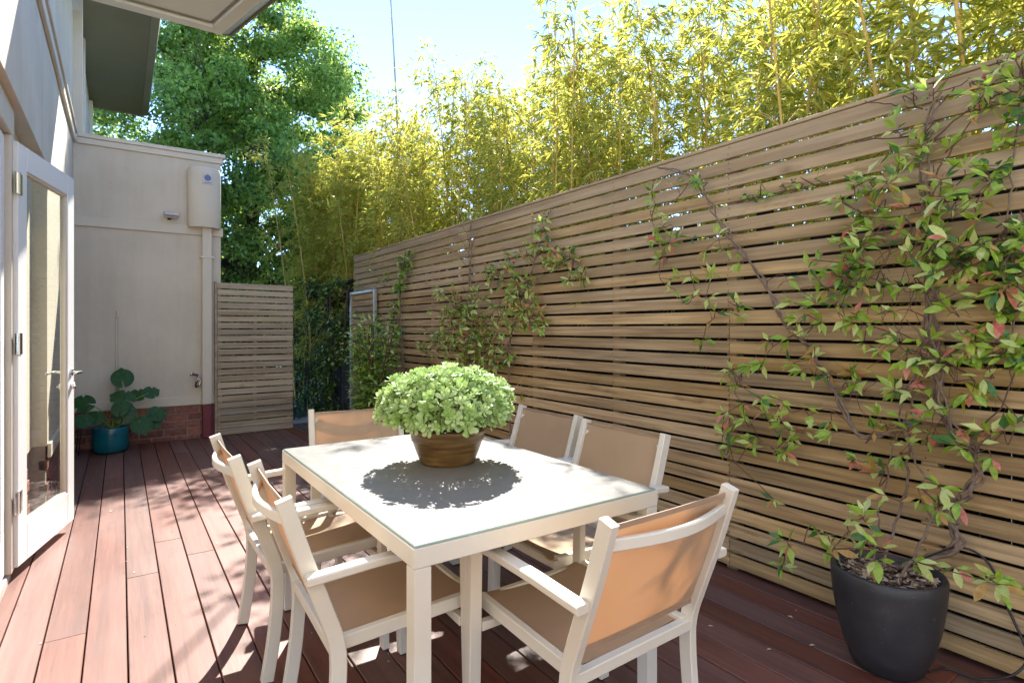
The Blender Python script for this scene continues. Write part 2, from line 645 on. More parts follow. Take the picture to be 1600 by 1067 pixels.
def np_leaves(name, mats, P, D, N, L, Wd, mi=None, parent=None, fold=0.15, shape='diamond'):
    """many leaves in one mesh: positions P, length axes D, normals N, lengths L, widths Wd"""
    P, D, N = np.asarray(P, float), np.asarray(D, float), np.asarray(N, float)
    L, Wd = np.asarray(L, float)[:, None], np.asarray(Wd, float)[:, None]
    D = D / (np.linalg.norm(D, axis=1, keepdims=True) + 1e-9)
    Sx = np.cross(D, N)
    Sx = Sx / (np.linalg.norm(Sx, axis=1, keepdims=True) + 1e-9)
    N = np.cross(Sx, D)
    n = len(P)
    a = P
    b = P + D * L * 0.42 + Sx * Wd * 0.5 + N * Wd * fold
    c_ = P + D * L - N * L * 0.12
    d = P + D * L * 0.42 - Sx * Wd * 0.5 + N * Wd * fold
    V = np.stack([a, b, c_, d], 1).reshape(-1, 3)
    F = (np.arange(n)[:, None] * 4 + np.array([[0, 1, 2, 0, 2, 3]])).reshape(-1)
    me = bpy.data.meshes.new(name)
    me.vertices.add(len(V))
    me.vertices.foreach_set('co', V.astype(np.float32).ravel())
    me.loops.add(len(F))
    me.loops.foreach_set('vertex_index', F.astype(np.int32))
    me.polygons.add(n * 2)
    me.polygons.foreach_set('loop_start', (np.arange(n * 2) * 3).astype(np.int32))
    me.polygons.foreach_set('loop_total', np.full(n * 2, 3, np.int32))
    for mt in mats:
        me.materials.append(M[mt])
    if mi is not None:
        me.polygons.foreach_set('material_index', np.repeat(np.asarray(mi, np.int32), 2))
    me.update(calc_edges=True)
    me.validate()
    return me


def ground(px, py, z=0.0):
    """the world point at height z seen at a position measured on the photograph (1600 px wide)"""
    u, vv = (px - 800) / 880, (513 - py) / 880
    d = (z - H) / vv
    return Vector((d * (u * math.cos(TH) + math.sin(TH)), d * (math.cos(TH) - u * math.sin(TH)), z))


def on_x(px, py, X):
    u, vv = (px - 800) / 880, (513 - py) / 880
    cx, cy = u * math.cos(TH) + math.sin(TH), math.cos(TH) - u * math.sin(TH)
    d = X / cx
    return Vector((X, d * cy, H + d * vv))


def on_y(px, py, Y):
    u, vv = (px - 800) / 880, (513 - py) / 880
    cx, cy = u * math.cos(TH) + math.sin(TH), math.cos(TH) - u * math.sin(TH)
    d = Y / cy
    return Vector((d * cx, Y, H + d * vv))


# ------------------------------------------------------------------ ground, deck
g = MB()
g.add([(-150, -150, -0.16), (150, -150, -0.16), (150, 150, -0.16), (-150, 150, -0.16)], [(0, 1, 2, 3)])
tag(g.build('ground', 'ground_soil'), kind='structure')
pv = MB()
pv.box(1.0, 3.4, 8.02, 8.75, -0.15, -0.03)
tag(pv.build('paving_edge', 'paving'), kind='structure')

WALLX, WALLY, FX = -0.42, 7.64, 2.70
deck = empty('deck')
tag(deck, kind='structure')
PITCH, GAP = 0.1437, 0.005
rng = random.Random(3)
x = 0.0242 - PITCH * 4
while x < FX - 0.02:
    y0 = -1.0
    cuts = {4: [3.55], 5: [4.05], 6: [3.72, 1.9], 2: [3.02], 9: [4.6], 12: [2.1], 15: [0.6, 3.3], 17: [2.2]}
    k = round((x - (0.0242 - PITCH * 4)) / PITCH)
    ends = cuts.get(k, [rng.uniform(-0.5, 1.0), rng.uniform(4.5, 7.0)]) + [8.02]
    for y1 in sorted(ends):
        if y1 - y0 > 0.2:
            b = MB()
            L_ = y1 - y0
            b.cbox(0, PITCH - GAP - rng.uniform(0, 0.001), 0, L_ - 0.0015, -0.022, 0, 0.0025)
            b.build('board', 'deck_wood', deck, loc=(x + GAP / 2, y0, rng.uniform(-0.0012, 0.0)))
        y0 = y1
    x += PITCH
j = MB()
yy = -0.9
while yy < 8:
    j.box(-0.54, FX + 0.05, yy, yy + 0.045, -0.12, -0.0245)
    yy += 0.45
j.box(-0.54, FX + 0.05, -1.0, 8.0, -0.15, -0.125)
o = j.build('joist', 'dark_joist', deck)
o['kind'] = 'stuff'
sb = MB()
for i in range(260):                                            # screws at the joists are too small; fallen bits are not
    pass
lit = MB()
rng = random.Random(11)
for i in range(230):
    X_, Y_ = rng.uniform(-0.3, 2.6), rng.uniform(0.6, 7.4)
    a = rng.uniform(0, 6.28)
    s_ = rng.choice([.003, .004, .006, .008, .008, .014])
    dx, dy = math.cos(a) * s_, math.sin(a) * s_
    lit.add([(X_ - dx, Y_ - dy, 0.003), (X_ + dy * .5, Y_ - dx * .5, 0.005), (X_ + dx, Y_ + dy, 0.003), (X_ - dy * .5, Y_ + dx * .5, 0.006)], [(0, 1, 2, 3)])
tag(lit.build('leaf_litter', 'litter_pale'), 'tiny pale petals and leaf bits scattered over the deck', 'litter', kind='stuff')

# ------------------------------------------------------------------ slat fence on the right
ROW = 0.0815
NROW = 28
FTOP = 2.29
rng = random.Random(5)
fence = empty('slat_fence', (FX, 3.5, 0))
tag(fence, 'tall weathered hardwood fence of horizontal slats along the right of the deck', 'fence')
Y0F, Y1F = -1.2, 7.8
for r_i in range(NROW):
    zt = FTOP - r_i * ROW
    joints = sorted([Y0F, Y1F] + ([1.83] if r_i > 10 else []) + [rng.choice([1.83, 3.6, 4.5, 5.4, 0.9])] )
    last = Y0F
    for y1 in joints[1:]:
        if y1 - last < 0.5:
            continue
        b = MB()
        top = ROW - 0.0158 + rng.uniform(-.002, .002)
        if r_i == 0:
            top = 0.072
        b.cbox(0, 0.019, 0, y1 - last - 0.003, -top, 0, 0.0025)
        b.build('slat', 'fence_wood', fence, loc=(rng.uniform(-.0025, .0025), last - 3.5, zt + rng.uniform(-.0015, .0015)),
                rot=(rng.uniform(-.0006, .0006), 0, 0))
        last = y1
for yp in (-0.9, 0.0, 0.92, 1.83, 2.7, 3.6, 4.5, 5.4, 6.3, 7.2, 7.74):
    b = MB()
    b.cbox(0, 0.07, -0.03, 0.03, -0.1, FTOP - 0.06, 0.004)
    b.build('post', 'fence_wood', fence, loc=(0.023, yp - 3.5, 0))
nl = MB()
for yp in (-0.9, 0.0, 0.92, 1.83, 2.7, 3.6, 4.5, 5.4, 6.3, 7.2, 7.74):
    for r_i in range(NROW):
        for dz_ in (-.018, -.052):
            yq, zq = yp - 3.5 + rng.uniform(-.006, .006), FTOP - r_i * ROW + dz_ + rng.uniform(-.003, .003)
            nl.add([(-.0034, yq + .0034 * math.cos(a_), zq + .0034 * math.sin(a_)) for a_ in (0, 1.05, 2.1, 3.14, 4.19, 5.24)], [(0, 1, 2, 3, 4, 5)])
nl.build('nail_heads', 'black_plastic', fence)['kind'] = 'stuff'
cp = MB()
cp.cbox(-0.008, 0.035, Y0F - 3.5, Y1F - 3.5, FTOP + 0.003, FTOP + 0.021, 0.003)
cp.build('top_rail', 'fence_wood', fence)

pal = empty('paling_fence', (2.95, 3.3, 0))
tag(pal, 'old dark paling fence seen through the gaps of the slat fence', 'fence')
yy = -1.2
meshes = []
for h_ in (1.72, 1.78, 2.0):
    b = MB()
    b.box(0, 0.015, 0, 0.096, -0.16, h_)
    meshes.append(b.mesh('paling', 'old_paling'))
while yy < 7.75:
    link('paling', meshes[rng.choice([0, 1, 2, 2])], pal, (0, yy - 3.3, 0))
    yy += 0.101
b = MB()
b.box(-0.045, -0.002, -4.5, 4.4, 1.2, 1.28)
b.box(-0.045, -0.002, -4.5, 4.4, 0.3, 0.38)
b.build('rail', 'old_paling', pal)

# galvanised gate frame folded back on the fence
gate = empty('folded_gate', (FX - 0.05, 7.3, 0))
tag(gate, 'narrow slatted gate with a galvanised metal frame folded flat on the fence end', 'gate')
gy0, gy1, gz1 = -0.46, 0.46, 1.80
b = MB(); b.cbox(-0.02, 0.02, gy0, gy0 + 0.035, 0.05, gz1, 0.003); b.build('stile', 'galvanised', gate)
b = MB(); b.cbox(-0.02, 0.02, gy1 - 0.035, gy1, 0.05, gz1, 0.003); b.build('stile', 'galvanised', gate)
b = MB(); b.cbox(-0.02, 0.02, gy0 + 0.036, gy1 - 0.036, gz1 - 0.035, gz1, 0.003); b.build('frame_rail', 'galvanised', gate)
b = MB(); b.cbox(-0.02, 0.02, gy0 + 0.036, gy1 - 0.036, 0.05, 0.085, 0.003); b.build('frame_rail', 'galvanised', gate)
for r_i in range(20):
    zt = gz1 - 0.05 - r_i * ROW
    b = MB()
    b.cbox(0.001, 0.018, gy0 + 0.038, gy1 - 0.038, zt - 0.066, zt, 0.002)
    b.build('slat', 'fence_wood', gate)
b = MB(); b.tube([(-0.02, gy1 - .02, 0.82), (-0.07, gy1 - .02, 0.82), (-0.075, gy1 - .16, 0.82)], 0.008, 8); b.build('latch', 'galvanised', gate, smooth=True)

# slat screen beside the annex
scr = empty('slat_screen', (0.955, 7.585, 0), R(3))
tag(scr, 'pale slatted timber screen standing beside the rendered annex wall', 'screen')
SW = 0.885
nrow = 23
rng = random.Random(9)
smesh = []
for q in range(4):
    b = MB()
    b.cbox(0, SW, 0, 0.019, 0, 0.0655 + 0.001 * q, 0.002)
    smesh.append(b.mesh('slat', 'screen_wood'))
for r_i in range(nrow):
    link('slat', rng.choice(smesh), scr, (rng.uniform(-.003, .003), rng.uniform(-.002, .002), 0.012 + r_i * 0.0805), (0, rng.uniform(-.002, .002), 0))
for xp in (0.02, 0.43, 0.84):
    b = MB(); b.cbox(xp - 0.02, xp + 0.02, 0.022, 0.062, -0.02, 1.83, 0.003); b.build('batten', 'screen_wood', scr)
b = MB(); b.cbox(-0.024, -0.004, -0.002, 0.062, -0.02, 1.865, 0.002); b.build('side_post', 'screen_wood', scr)

# ------------------------------------------------------------------ house
house = empty('house', (WALLX, 6, 0))
tag(house, 'cream rendered house with brick footing, deep eaves and open white door', 'house')
HX, HY = WALLX, 6.0


def hp(mb, name, mat, smooth=False, parent=None):
    mb2 = mb
    mb2.v = [(p[0] - HX, p[1] - HY, p[2]) for p in mb2.v]
    return mb2.build(name, mat, parent or house, smooth)


BT = 0.392                       # top of brick footing
RY0, RY1, RZ1, RXI = 1.9, 5.07, 2.44, -0.50   # door recess
# long left wall
w = MB()
w.box(WALLX - 0.25, WALLX, RY1, WALLY + 0.2, BT + 0.09, 4.70)
w.box(WALLX - 0.25, WALLX, -1.2, RY1 - 0.001, RZ1, 4.70)
w.box(WALLX - 0.25, WALLX, -1.2, RY0, BT + 0.09, RZ1 - 0.001)
hp(w, 'side_wall', 'stucco')
w = MB()
w.box(RXI - 0.17, RXI, 3.90, RY1 - 0.001, BT + 0.09, RZ1 - 0.001)
hp(w, 'recess_wall', 'stucco')
w = MB()
w.cbox(WALLX, WALLX + 0.028, -1.2, WALLY - 0.03, 3.29, 3.375, 0.004)
w.cbox(WALLX, WALLX + 0.045, -1.2, WALLY - 0.05, 3.376, 3.40, 0.004)
hp(w, 'wall_band', 'trim_paint')
w = MB()
w.cbox(WALLX - 0.01, WALLX + 0.085, WALLY - 0.035, WALLY + 0.05, 3.402, 5.0, 0.004)
hp(w, 'corner_board', 'trim_paint')
# annex block facing the camera
AX1 = 1.0
w = MB()
w.box(WALLX + 0.002, AX1, WALLY, 10.0, BT + 0.09, 3.33)
hp(w, 'annex_wall', 'stucco')
w = MB()
w.cbox(WALLX + 0.03, AX1 + 0.02, WALLY - 0.024, WALLY + 0.1, 3.29, 3.355, 0.004)
w.cbox(WALLX + 0.04, AX1 + 0.045, WALLY - 0.042, WALLY + 0.12, 3.356, 3.40, 0.005)
hp(w, 'parapet_cap', 'trim_paint')
w = MB()
w.cbox(WALLX + 0.003, AX1 + 0.022, WALLY - 0.022, WALLY - 0.0005, 2.405, 2.51, 0.004)
hp(w, 'annex_band', 'trim_paint')
w = MB()
w.cbox(WALLX + 0.003, AX1 + 0.01, WALLY - 0.02, WALLY - 0.0005, BT + 0.004, BT + 0.105, 0.004)
w.cbox(WALLX + 0.0005, WALLX + 0.02, RY1 + 0.01, WALLY - 0.022, BT + 0.004, BT + 0.105, 0.004)
hp(w, 'base_trim', 'trim_paint')
w = MB()
w.box(WALLX - 0.2, AX1 - 0.015, WALLY + 0.008, 10.0, -0.16, BT + 0.088)
w.box(WALLX - 0.2, WALLX - 0.012, RY1 + 0.01, WALLY + 0.005, -0.16, BT + 0.088)
w.box(RXI - 0.17, RXI - 0.012, 3.9, RY1 + 0.005, -0.16, BT + 0.088)
hp(w, 'mortar_bed', 'mortar')
rng = random.Random(2)
bm_ = []
for q in range(5):
    b = MB()
    b.cbox(0, 0.228, 0, 0.05, 0, 0.075, 0.004 + 0.001 * (q % 3))
    bm_.append(b.mesh('brick', 'brick_clay'))
bh = MB(); bh.cbox(0, 0.108, 0, 0.05, 0, 0.075, 0.004); bhm = bh.mesh('brick', 'brick_clay')
for crs in range(5):
    z = crs * 0.086 - 0.035
    x = WALLX - (0.12 if crs % 2 else 0.0) + 0.005
    while x < AX1 - 0.05:
        me = rng.choice(bm_)
        if x + 0.228 > AX1:
            me = bhm
        link('brick', me, house, (x - HX, WALLY - rng.uniform(0, .003) - HY, z), (0, 0, 0))
        x += 0.238
    y = RY1 + 0.01 + (0.12 if crs % 2 else 0.0)
    while y + 0.24 < WALLY:
        link('brick', rng.choice(bm_), house, (-0.0 + rng.uniform(0, .002), y - HY, z), (0, 0, R(90)))
        y += 0.238
    y = 3.91 + (0.12 if crs % 2 else 0.0)
    while y + 0.228 < RY1:
        link('brick', rng.choice(bm_), house, (RXI - HX + rng.uniform(0, .002), y - HY, z), (0, 0, R(90)))
        y += 0.238
# upper storey beyond the annex
w = MB()
w.box(WALLX - 0.3, WALLX, 7.86, 11.66, 3.2, 5.06)
hp(w, 'upper_wall', 'stucco')
w = MB()
w.cbox(WALLX + 0.001, WALLX + 0.05, 9.0, 9.07, 3.4, 5.0, 0.004)
w.cbox(WALLX + 0.001, WALLX + 0.05, 11.4, 11.47, 3.4, 5.0, 0.004)
hp(w, 'window_jamb', 'trim_paint')
w = MB()
w.box(WALLX - 0.1, 0.30, 7.4, 11.72, 5.02, 5.05)
hp(w, 'far_soffit', 'eave_paint')
w = MB()
w.sweep([(0, 0), (0.09, 0.02), (0.11, 0.16), (0, 0.16)], [(0.302, 7.4, 5.0), (0.302, 11.76, 5.0)], side=Vector((1, 0, 0)))
w.v = [(p[0], p[1], p[2]) for p in w.v]
hp(w, 'far_gutter', 'eave_paint')
w = MB()
w.cbox(WALLX - 0.1, 0.30, 11.722, 11.75, 4.99, 5.16, 0.003)
hp(w, 'far_fascia', 'eave_paint')
# near eave
ZE = 4.68
P0, P1, P2, P3, P4 = (WALLX - .2, 7.25), (0.953, 7.25), (1.21, 6.22), (1.335, 5.7), (1.36, 5.6)
poly = [P0, P1, P2, P3, P4, (WALLX - .2, 5.6)]
w = MB()
n = len(poly)
w.add([(a, b_, ZE + 0.05) for a, b_ in poly] + [(a, b_, ZE + 0.09) for a, b_ in poly],
      [tuple(range(n)), tuple(range(n, 2 * n))[::-1]] + [(i, i + n, (i + 1) % n + n, (i + 1) % n) for i in range(n)])
hp(w, 'near_soffit', 'soffit_paint')


def offs(d):
    """edge line of the near eave moved inwards by d"""
    pts = [Vector((a, b_)) for a, b_ in (P0, P1, P2, P3, P4)]
    res = []
    for i, p_ in enumerate(pts):
        t1 = (pts[i] - pts[i - 1]).normalized() if i else (pts[1] - pts[0]).normalized()
        t2 = (pts[i + 1] - pts[i]).normalized() if i < len(pts) - 1 else t1
        n1, n2 = Vector((t1.y, -t1.x)), Vector((t2.y, -t2.x))
        bis = (n1 + n2).normalized()
        res.append(p_ + bis * d / max(0.4, bis.dot(n1)))
    return res


def strip(mb, d0, z0, d1, z1, th=0.02):
    a, b_ = offs(d0), offs(d1)
    k = len(a)
    vs = [(p_.x, p_.y, z0) for p_ in a] + [(p_.x, p_.y, z1) for p_ in b_] + [(p_.x, p_.y, z0 + th) for p_ in a] + [(p_.x, p_.y, z1 + th) for p_ in b_]
    fs = []
    for i in range(k - 1):
        fs += [(i, i + 1, k + i + 1, k + i), (2 * k + i, 3 * k + i, 3 * k + i + 1, 2 * k + i + 1),
               (i, 2 * k + i, 2 * k + i + 1, i + 1), (k + i, k + i + 1, 3 * k + i + 1, 3 * k + i)]
    mb.add(vs, fs)


w = MB(); strip(w, 0.0, ZE, 0.13, ZE, 0.048); hp(w, 'eave_beam', 'soffit_paint')
w = MB(); strip(w, 0.145, ZE + 0.03, 0.16, ZE + 0.03, 0.018); hp(w, 'groove_shade', 'eave_paint')  # dark strip painted in as the shade of the eave groove
w = MB(); strip(w, -0.003, ZE + 0.015, -0.14, ZE + 0.10, 0.03); hp(w, 'gutter', 'gutter_paint')
w = MB(); strip(w, -0.142, ZE + 0.085, -0.165, ZE + 0.085, 0.14); hp(w, 'gutter_lip', 'eave_paint')
w = MB()
w.add([(WALLX - .2, 5.6, ZE + .14), (1.36, 5.6, ZE + .14), (1.335, 5.7, ZE + .14), (1.21, 6.22, ZE + .14), (0.953, 7.25, ZE + .14), (WALLX - .2, 7.25, ZE + .14),
       (WALLX - .2, 5.6, ZE + .6), (WALLX - .2, 7.25, ZE + .6)],
      [(0, 6, 7, 5), (1, 2, 3, 4, 7, 6), (4, 5, 7), (0, 1, 6), (0, 5, 4, 3, 2, 1)])
hp(w, 'roof', 'eave_paint')

# added unseen wall with window behind the viewer, to bounce sunlight onto the fence
w = MB()
w.box(WALLX - 0.2, 0.7, -2.6, -2.3, -0.16, 4.7); w.box(2.3, 7.0, -2.6, -2.3, -0.16, 4.7)
w.box(0.701, 2.299, -2.6, -2.3, 2.2, 4.7); w.box(0.701, 2.299, -2.6, -2.3, -0.16, 0.9)
hp(w, 'bounce_wall', 'stucco')
w = MB()
w.cbox(0.702, 0.77, -2.5, -2.32, 0.902, 2.198, .004); w.cbox(2.23, 2.298, -2.5, -2.32, 0.902, 2.198, .004)
w.cbox(0.771, 2.229, -2.5, -2.32, 0.902, 0.97, .004); w.cbox(0.771, 2.229, -2.5, -2.32, 2.13, 2.198, .004); w.cbox(1.47, 1.53, -2.48, -2.34, 0.971, 2.129, .004)
wf = hp(w, 'added_window_frame', 'door_paint')
w = MB(); w.box(0.772, 2.228, -2.43, -2.42, 0.972, 2.128)
hp(w, 'added_window_pane', 'pane_glass')

# downpipe with rainwater head
PX = 0.845
w = MB()
w.cbox(PX - 0.052, PX + 0.052, WALLY - 0.09, WALLY - 0.024, BT + 0.005, 2.52, 0.008)
dp = hp(w, 'downpipe', 'trim_paint')
w = MB(); w.cbox(PX - 0.075, PX + 0.075, WALLY - 0.094, WALLY - 0.0225, 2.13, 2.155, 0.003)
bk = w.build('pipe_bracket', 'trim_paint', dp); bk.location = (-HX, -HY, 0)
w = MB(); w.cbox(PX - 0.052, PX + 0.052, WALLY - 0.09, WALLY - 0.024, 0.0, BT + 0.003, 0.008)
hp(w, 'downpipe_foot', 'maroon_paint')
w = MB(); w.cbox(PX + 0.056, AX1 + 0.004, WALLY - 0.012, WALLY - 0.004, 0.0, BT, 0.002)
hp(w, 'painted_footing', 'maroon_paint')
RHX = 0.82
prof = []
w = MB()
half = [(-0.17, 0.0), (-0.17, -0.035), (-0.158, -0.07), (-0.12, -0.105), (-0.06, -0.127), (0, -0.135), (0.06, -0.127), (0.12, -0.105), (0.158, -0.07), (0.17, -0.035), (0.17, 0.0)]
for zi, (z, s_) in enumerate(((2.49, 1.0), (2.50, 1.02), (3.12, 1.02), (3.165, 1.0), (3.195, 0.93), (3.20, 0.85))):
    for (a, b_) in half:
        w.v.append((RHX + a * s_, WALLY - 0.024 + b_ * s_, z))
k = len(half)
for zi in range(5):
    for i in range(k - 1):
        a = zi * k + i
        w.f.append((a, a + 1, a + 1 + k, a + k))
w.f.append(tuple(range(k))[::-1]); w.f.append(tuple(range(5 * k, 6 * k)))
rh = soft(hp(w, 'rainwater_head', 'trim_paint'), 40)
w = MB()
w.cbox(RHX - 0.035, RHX + 0.075, WALLY - 0.1675, WALLY - 0.158, 2.99, 3.12, 0.002)
st = w.build('sticker', 'label_print', rh); st.location = (-HX, -HY, 0)
w = MB()
for k in range(16):
    a0, a1 = 2 * math.pi * k / 16, 2 * math.pi * (k + 1) / 16
w.add([(RHX + 0.02 + 0.036 * math.cos(2 * math.pi * k / 20), WALLY - 0.1695, 3.065 + 0.036 * math.sin(2 * math.pi * k / 20)) for k in range(20)], [tuple(range(20))])
w.add([(RHX + 0.02 + a, WALLY - 0.1695, 3.113 + b_) for a, b_ in ((-0.008, -0.008), (0.008, -0.008), (0.0, 0.004))], [(0, 1, 2)])
w.box(RHX - 0.02, RHX + 0.06, WALLY - 0.1697, WALLY - 0.1682, 3.004, 3.012)
st2 = w.build('sticker_print', 'blue_print', rh); st2.location = (-HX, -HY, 0)

# door frame, sill, room and the door leaf folded back
w = MB()
w.cbox(RXI - 0.05, WALLX - 0.035, 3.80, 3.895, 0.05, 2.285, 0.004)
w.cbox(RXI - 0.05, WALLX - 0.035, RY0, RY0 + 0.07, 0.05, 2.285, 0.004)
w.cbox(RXI - 0.05, WALLX - 0.035, RY0, 3.895, 2.287, RZ1 - 0.002, 0.004)
hp(w, 'door_frame', 'cream_paint')
w = MB(); w.cbox(RXI - 0.2, WALLX - 0.05, RY0 - .02, 3.9, -0.02, 0.047, 0.006)
hp(w, 'door_sill', 'stone_cap')
w = MB()
w.box(-2.5, RXI - 0.2, 1.0, 1.02, 0, 2.5); w.box(-2.5, RXI - 0.2, 5.0, 5.02, 0, 2.5)
w.box(-2.52, -2.5, 1.0, 5.02, 0, 2.5); w.box(-2.5, RXI - 0.2, 1.0, 5.0, 0.0, 0.03); w.box(-2.5, RXI - 0.2, 1.0, 5.0, 2.5, 2.52)
hp(w, 'room', 'room_dark')
hinge = ground(20, 888, 0.06)
hinge.z = 0
free = ground(106, 815, 0.06)
DW = 0.795
ang = math.atan2(free.y - hinge.y, free.x - hinge.x)
dz0, dz1 = 0.062, 2.268


def door_leaf(loc, rz, far=True):
    d = empty('door')
    d.parent = house
    d.location = (loc.x - HX, loc.y - HY, 0)
    d.rotation_euler = (0, 0, rz)
    t = 0.021
    st_ = 0.108
    b = MB()
    b.cbox(0, st_, -t, t, dz0, dz1, 0.004)
    b.cbox(DW - st_, DW, -t, t, dz0, dz1, 0.004)
    b.cbox(st_ + .0005, DW - st_ - .0005, -t, t, dz1 - 0.13, dz1, 0.004)
    b.cbox(st_ + .0005, DW - st_ - .0005, -t, t, dz0, dz0 + 0.20, 0.004)
    b.build('door_frame', 'door_paint', d)
    b = MB()
    for (x0, x1, z0, z1) in ((st_, st_ + .013, dz0 + .2, dz1 - .13), (DW - st_ - .013, DW - st_, dz0 + .2, dz1 - .13),
                             (st_, DW - st_, dz0 + .2, dz0 + .213), (st_, DW - st_, dz1 - .143, dz1 - .13)):
        b.cbox(x0, x1, -t + 0.006, t - 0.006, z0, z1, 0.003)
    b.build('bead', 'cream_paint', d)
    b = MB()
    b.box(st_ + 0.01, DW - st_ - 0.01, -0.003, 0.003, dz0 + 0.21, dz1 - 0.14)
    b.build('pane', 'pane_glass', d)
    return d


dl = door_leaf(hinge, ang)
w = MB()
hx = DW - 0.05
for s_ in (-1, 1):
    yb = 0.021 * s_
    w.lathe([(0.001, 0), (0.024, 0.0), (0.024, 0.006), (0.018, 0.009), (0.001, 0.009)], 16)
    k = len(w.v) - 5 * 16
    for i in range(k, len(w.v)):
        p_ = w.v[i]
        w.v[i] = (hx + p_[0], yb + s_ * p_[2], 1.02 + p_[1])
    w.tube(smooth_path([(hx, yb, 1.02), (hx, yb + s_ * 0.045, 1.02), (hx - 0.02, yb + s_ * 0.055, 1.02), (hx - 0.11, yb + s_ * 0.052, 1.018)], 4), 0.0085, 8)
    w.tube([(hx, yb, 0.93), (hx, yb + s_ * 0.02, 0.93)], 0.02, 12)
    w.tube([(hx, yb + s_ * 0.02, 0.93), (hx - 0.03, yb + s_ * 0.022, 0.93)], 0.006, 6)
w.build('handle', 'chrome', dl, smooth=True)
for hz in (0.40, 1.22, 2.05):
    w = MB()
    w.cbox(-0.045, -0.004, -0.0245, -0.0205, hz - 0.055, hz + 0.055, 0.001)
    w.cbox(0.006, 0.045, -0.0245, -0.0212, hz - 0.055, hz + 0.055, 0.001)
    w.tube([(0, -0.027, hz - 0.056), (0, -0.027, hz + 0.056)], 0.007, 8)
    w.build('hinge', 'chrome', dl)
# second leaf, closed in the frame
d2 = door_leaf(Vector((-0.50, 2.98, 0)), R(90))
d3 = door_leaf(Vector((-0.50, 2.18, 0)), R(90))

# things hanging on the annex wall
lx = on_y(267, 340, WALLY)
fl = empty('wall_floodlight', (lx.x, WALLY - 0.0005, lx.z))
tag(fl, 'small silver security floodlight on the annex wall above the band', 'wall light')
b = MB(); b.cbox(-0.08, 0.08, -0.13, -0.055, -0.035, 0.02, 0.01)
o = b.build('lamp_body', 'chrome', fl); o.rotation_euler = (R(-14), 0, 0)
b = MB(); b.cbox(-0.07, 0.07, -0.135, -0.128, -0.028, 0.012, 0.004)
o = b.build('lens', 'label_print', fl); o.rotation_euler = (R(-14), 0, 0)
b = MB(); b.tube([(0, 0, 0), (0, -0.055, 0.0)], 0.016, 10); b.cbox(-0.035, 0.0, -0.012, 0.0, -0.03, 0.045, .003); b.build('bracket', 'black_plastic', fl)

nz = on_y(305, 590, WALLY)
hn = empty('hose_nozzle', (nz.x, WALLY, nz.z))
tag(hn, 'chrome spray gun on a garden tap low on the annex wall', 'garden tap')
b = MB()
b.tube([(0.02, 0, 0.0), (0.02, -0.05, 0.0), (0.02, -0.085, -0.02)], 0.012, 8)
b.build('tap', 'chrome', hn, smooth=True)
b = MB()
b.tube([(-0.055, -0.085, 0.055), (-0.04, -0.085, 0.05), (-0.035, -0.085, 0.048), (0.025, -0.085, 0.03)], [0.026, 0.026, 0.018, 0.016], 10)
b.tube(smooth_path([(0.02, -0.085, 0.03), (0.045, -0.085, -0.03), (0.03, -0.085, -0.09)], 4), 0.014, 8)
b.build('spray_gun', 'chrome', hn, smooth=True)
b = MB()
b.tube(smooth_path([(0.03, -0.085, -0.085), (0.0, -0.09, -0.105), (0.0, -0.09, -0.055), (0.02, -0.09, -0.04)], 4), 0.009, 6)
b.build('trigger', 'black_plastic', hn, smooth=True)

cd = on_y(182, 485, WALLY)
b = MB()
b.tube(smooth_path([(cd.x, WALLY - 0.012, cd.z), (cd.x + .012, WALLY - 0.02, cd.z - .04), (cd.x, WALLY - 0.012, cd.z - .09)], 4), 0.012, 6)
b.tube([(cd.x, WALLY - 0.012, cd.z - .08), (cd.x, WALLY - 0.012, 0.5)], 0.007, 6)
b.tube([(cd.x + 0.02, WALLY - 0.008, cd.z - .1), (cd.x + 0.02, WALLY - 0.008, 0.5)], 0.004, 6)
tag(b.build('conduit', 'trim_paint', smooth=True), 'thin painted conduit running down the annex wall behind the monstera', 'conduit')

# ------------------------------------------------------------------ dining table
TX, TY, TW, TL, TZ = 1.080, 2.045, 0.925, 1.435, 0.74
tab = empty('dining_table', (TX, TY, 0))
tag(tab, 'rectangular outdoor dining table with frosted glass top and cream metal frame', 'table')
b = MB()
b.cbox(-TW / 2 + 0.006, TW / 2 - 0.006, -TL / 2 + 0.006, TL / 2 - 0.006, TZ - 0.006, TZ, 0.0015)
b.build('glass_top', 'table_glass', tab)
b = MB()
a_, l_ = TW / 2 - 0.0045, TL / 2 - 0.0045
for (x0, x1, y0, y1) in ((-a_, a_, -l_, -l_ + 0.0012), (-a_, a_, l_ - 0.0012, l_), (-a_, -a_ + 0.0012, -l_ + .0013, l_ - .0013), (a_ - 0.0012, a_, -l_ + .0013, l_ - .0013)):
    b.box(x0, x1, y0, y1, TZ - 0.0055, TZ - 0.0005)
b.build('glass_edge', 'glass_edge', tab)
AP = 0.052
for (x0, x1, y0, y1) in ((-TW / 2, TW / 2, -TL / 2, -TL / 2 + 0.03), (-TW / 2, TW / 2, TL / 2 - 0.03, TL / 2),
                         (-TW / 2, -TW / 2 + 0.03, -TL / 2 + 0.0305, TL / 2 - 0.0305), (TW / 2 - 0.03, TW / 2, -TL / 2 + 0.0305, TL / 2 - 0.0305)):
    b = MB(); b.cbox(x0, x1, y0, y1, TZ - 0.0065 - AP, TZ - 0.0065, 0.0015); b.build('apron', 'table_metal', tab)
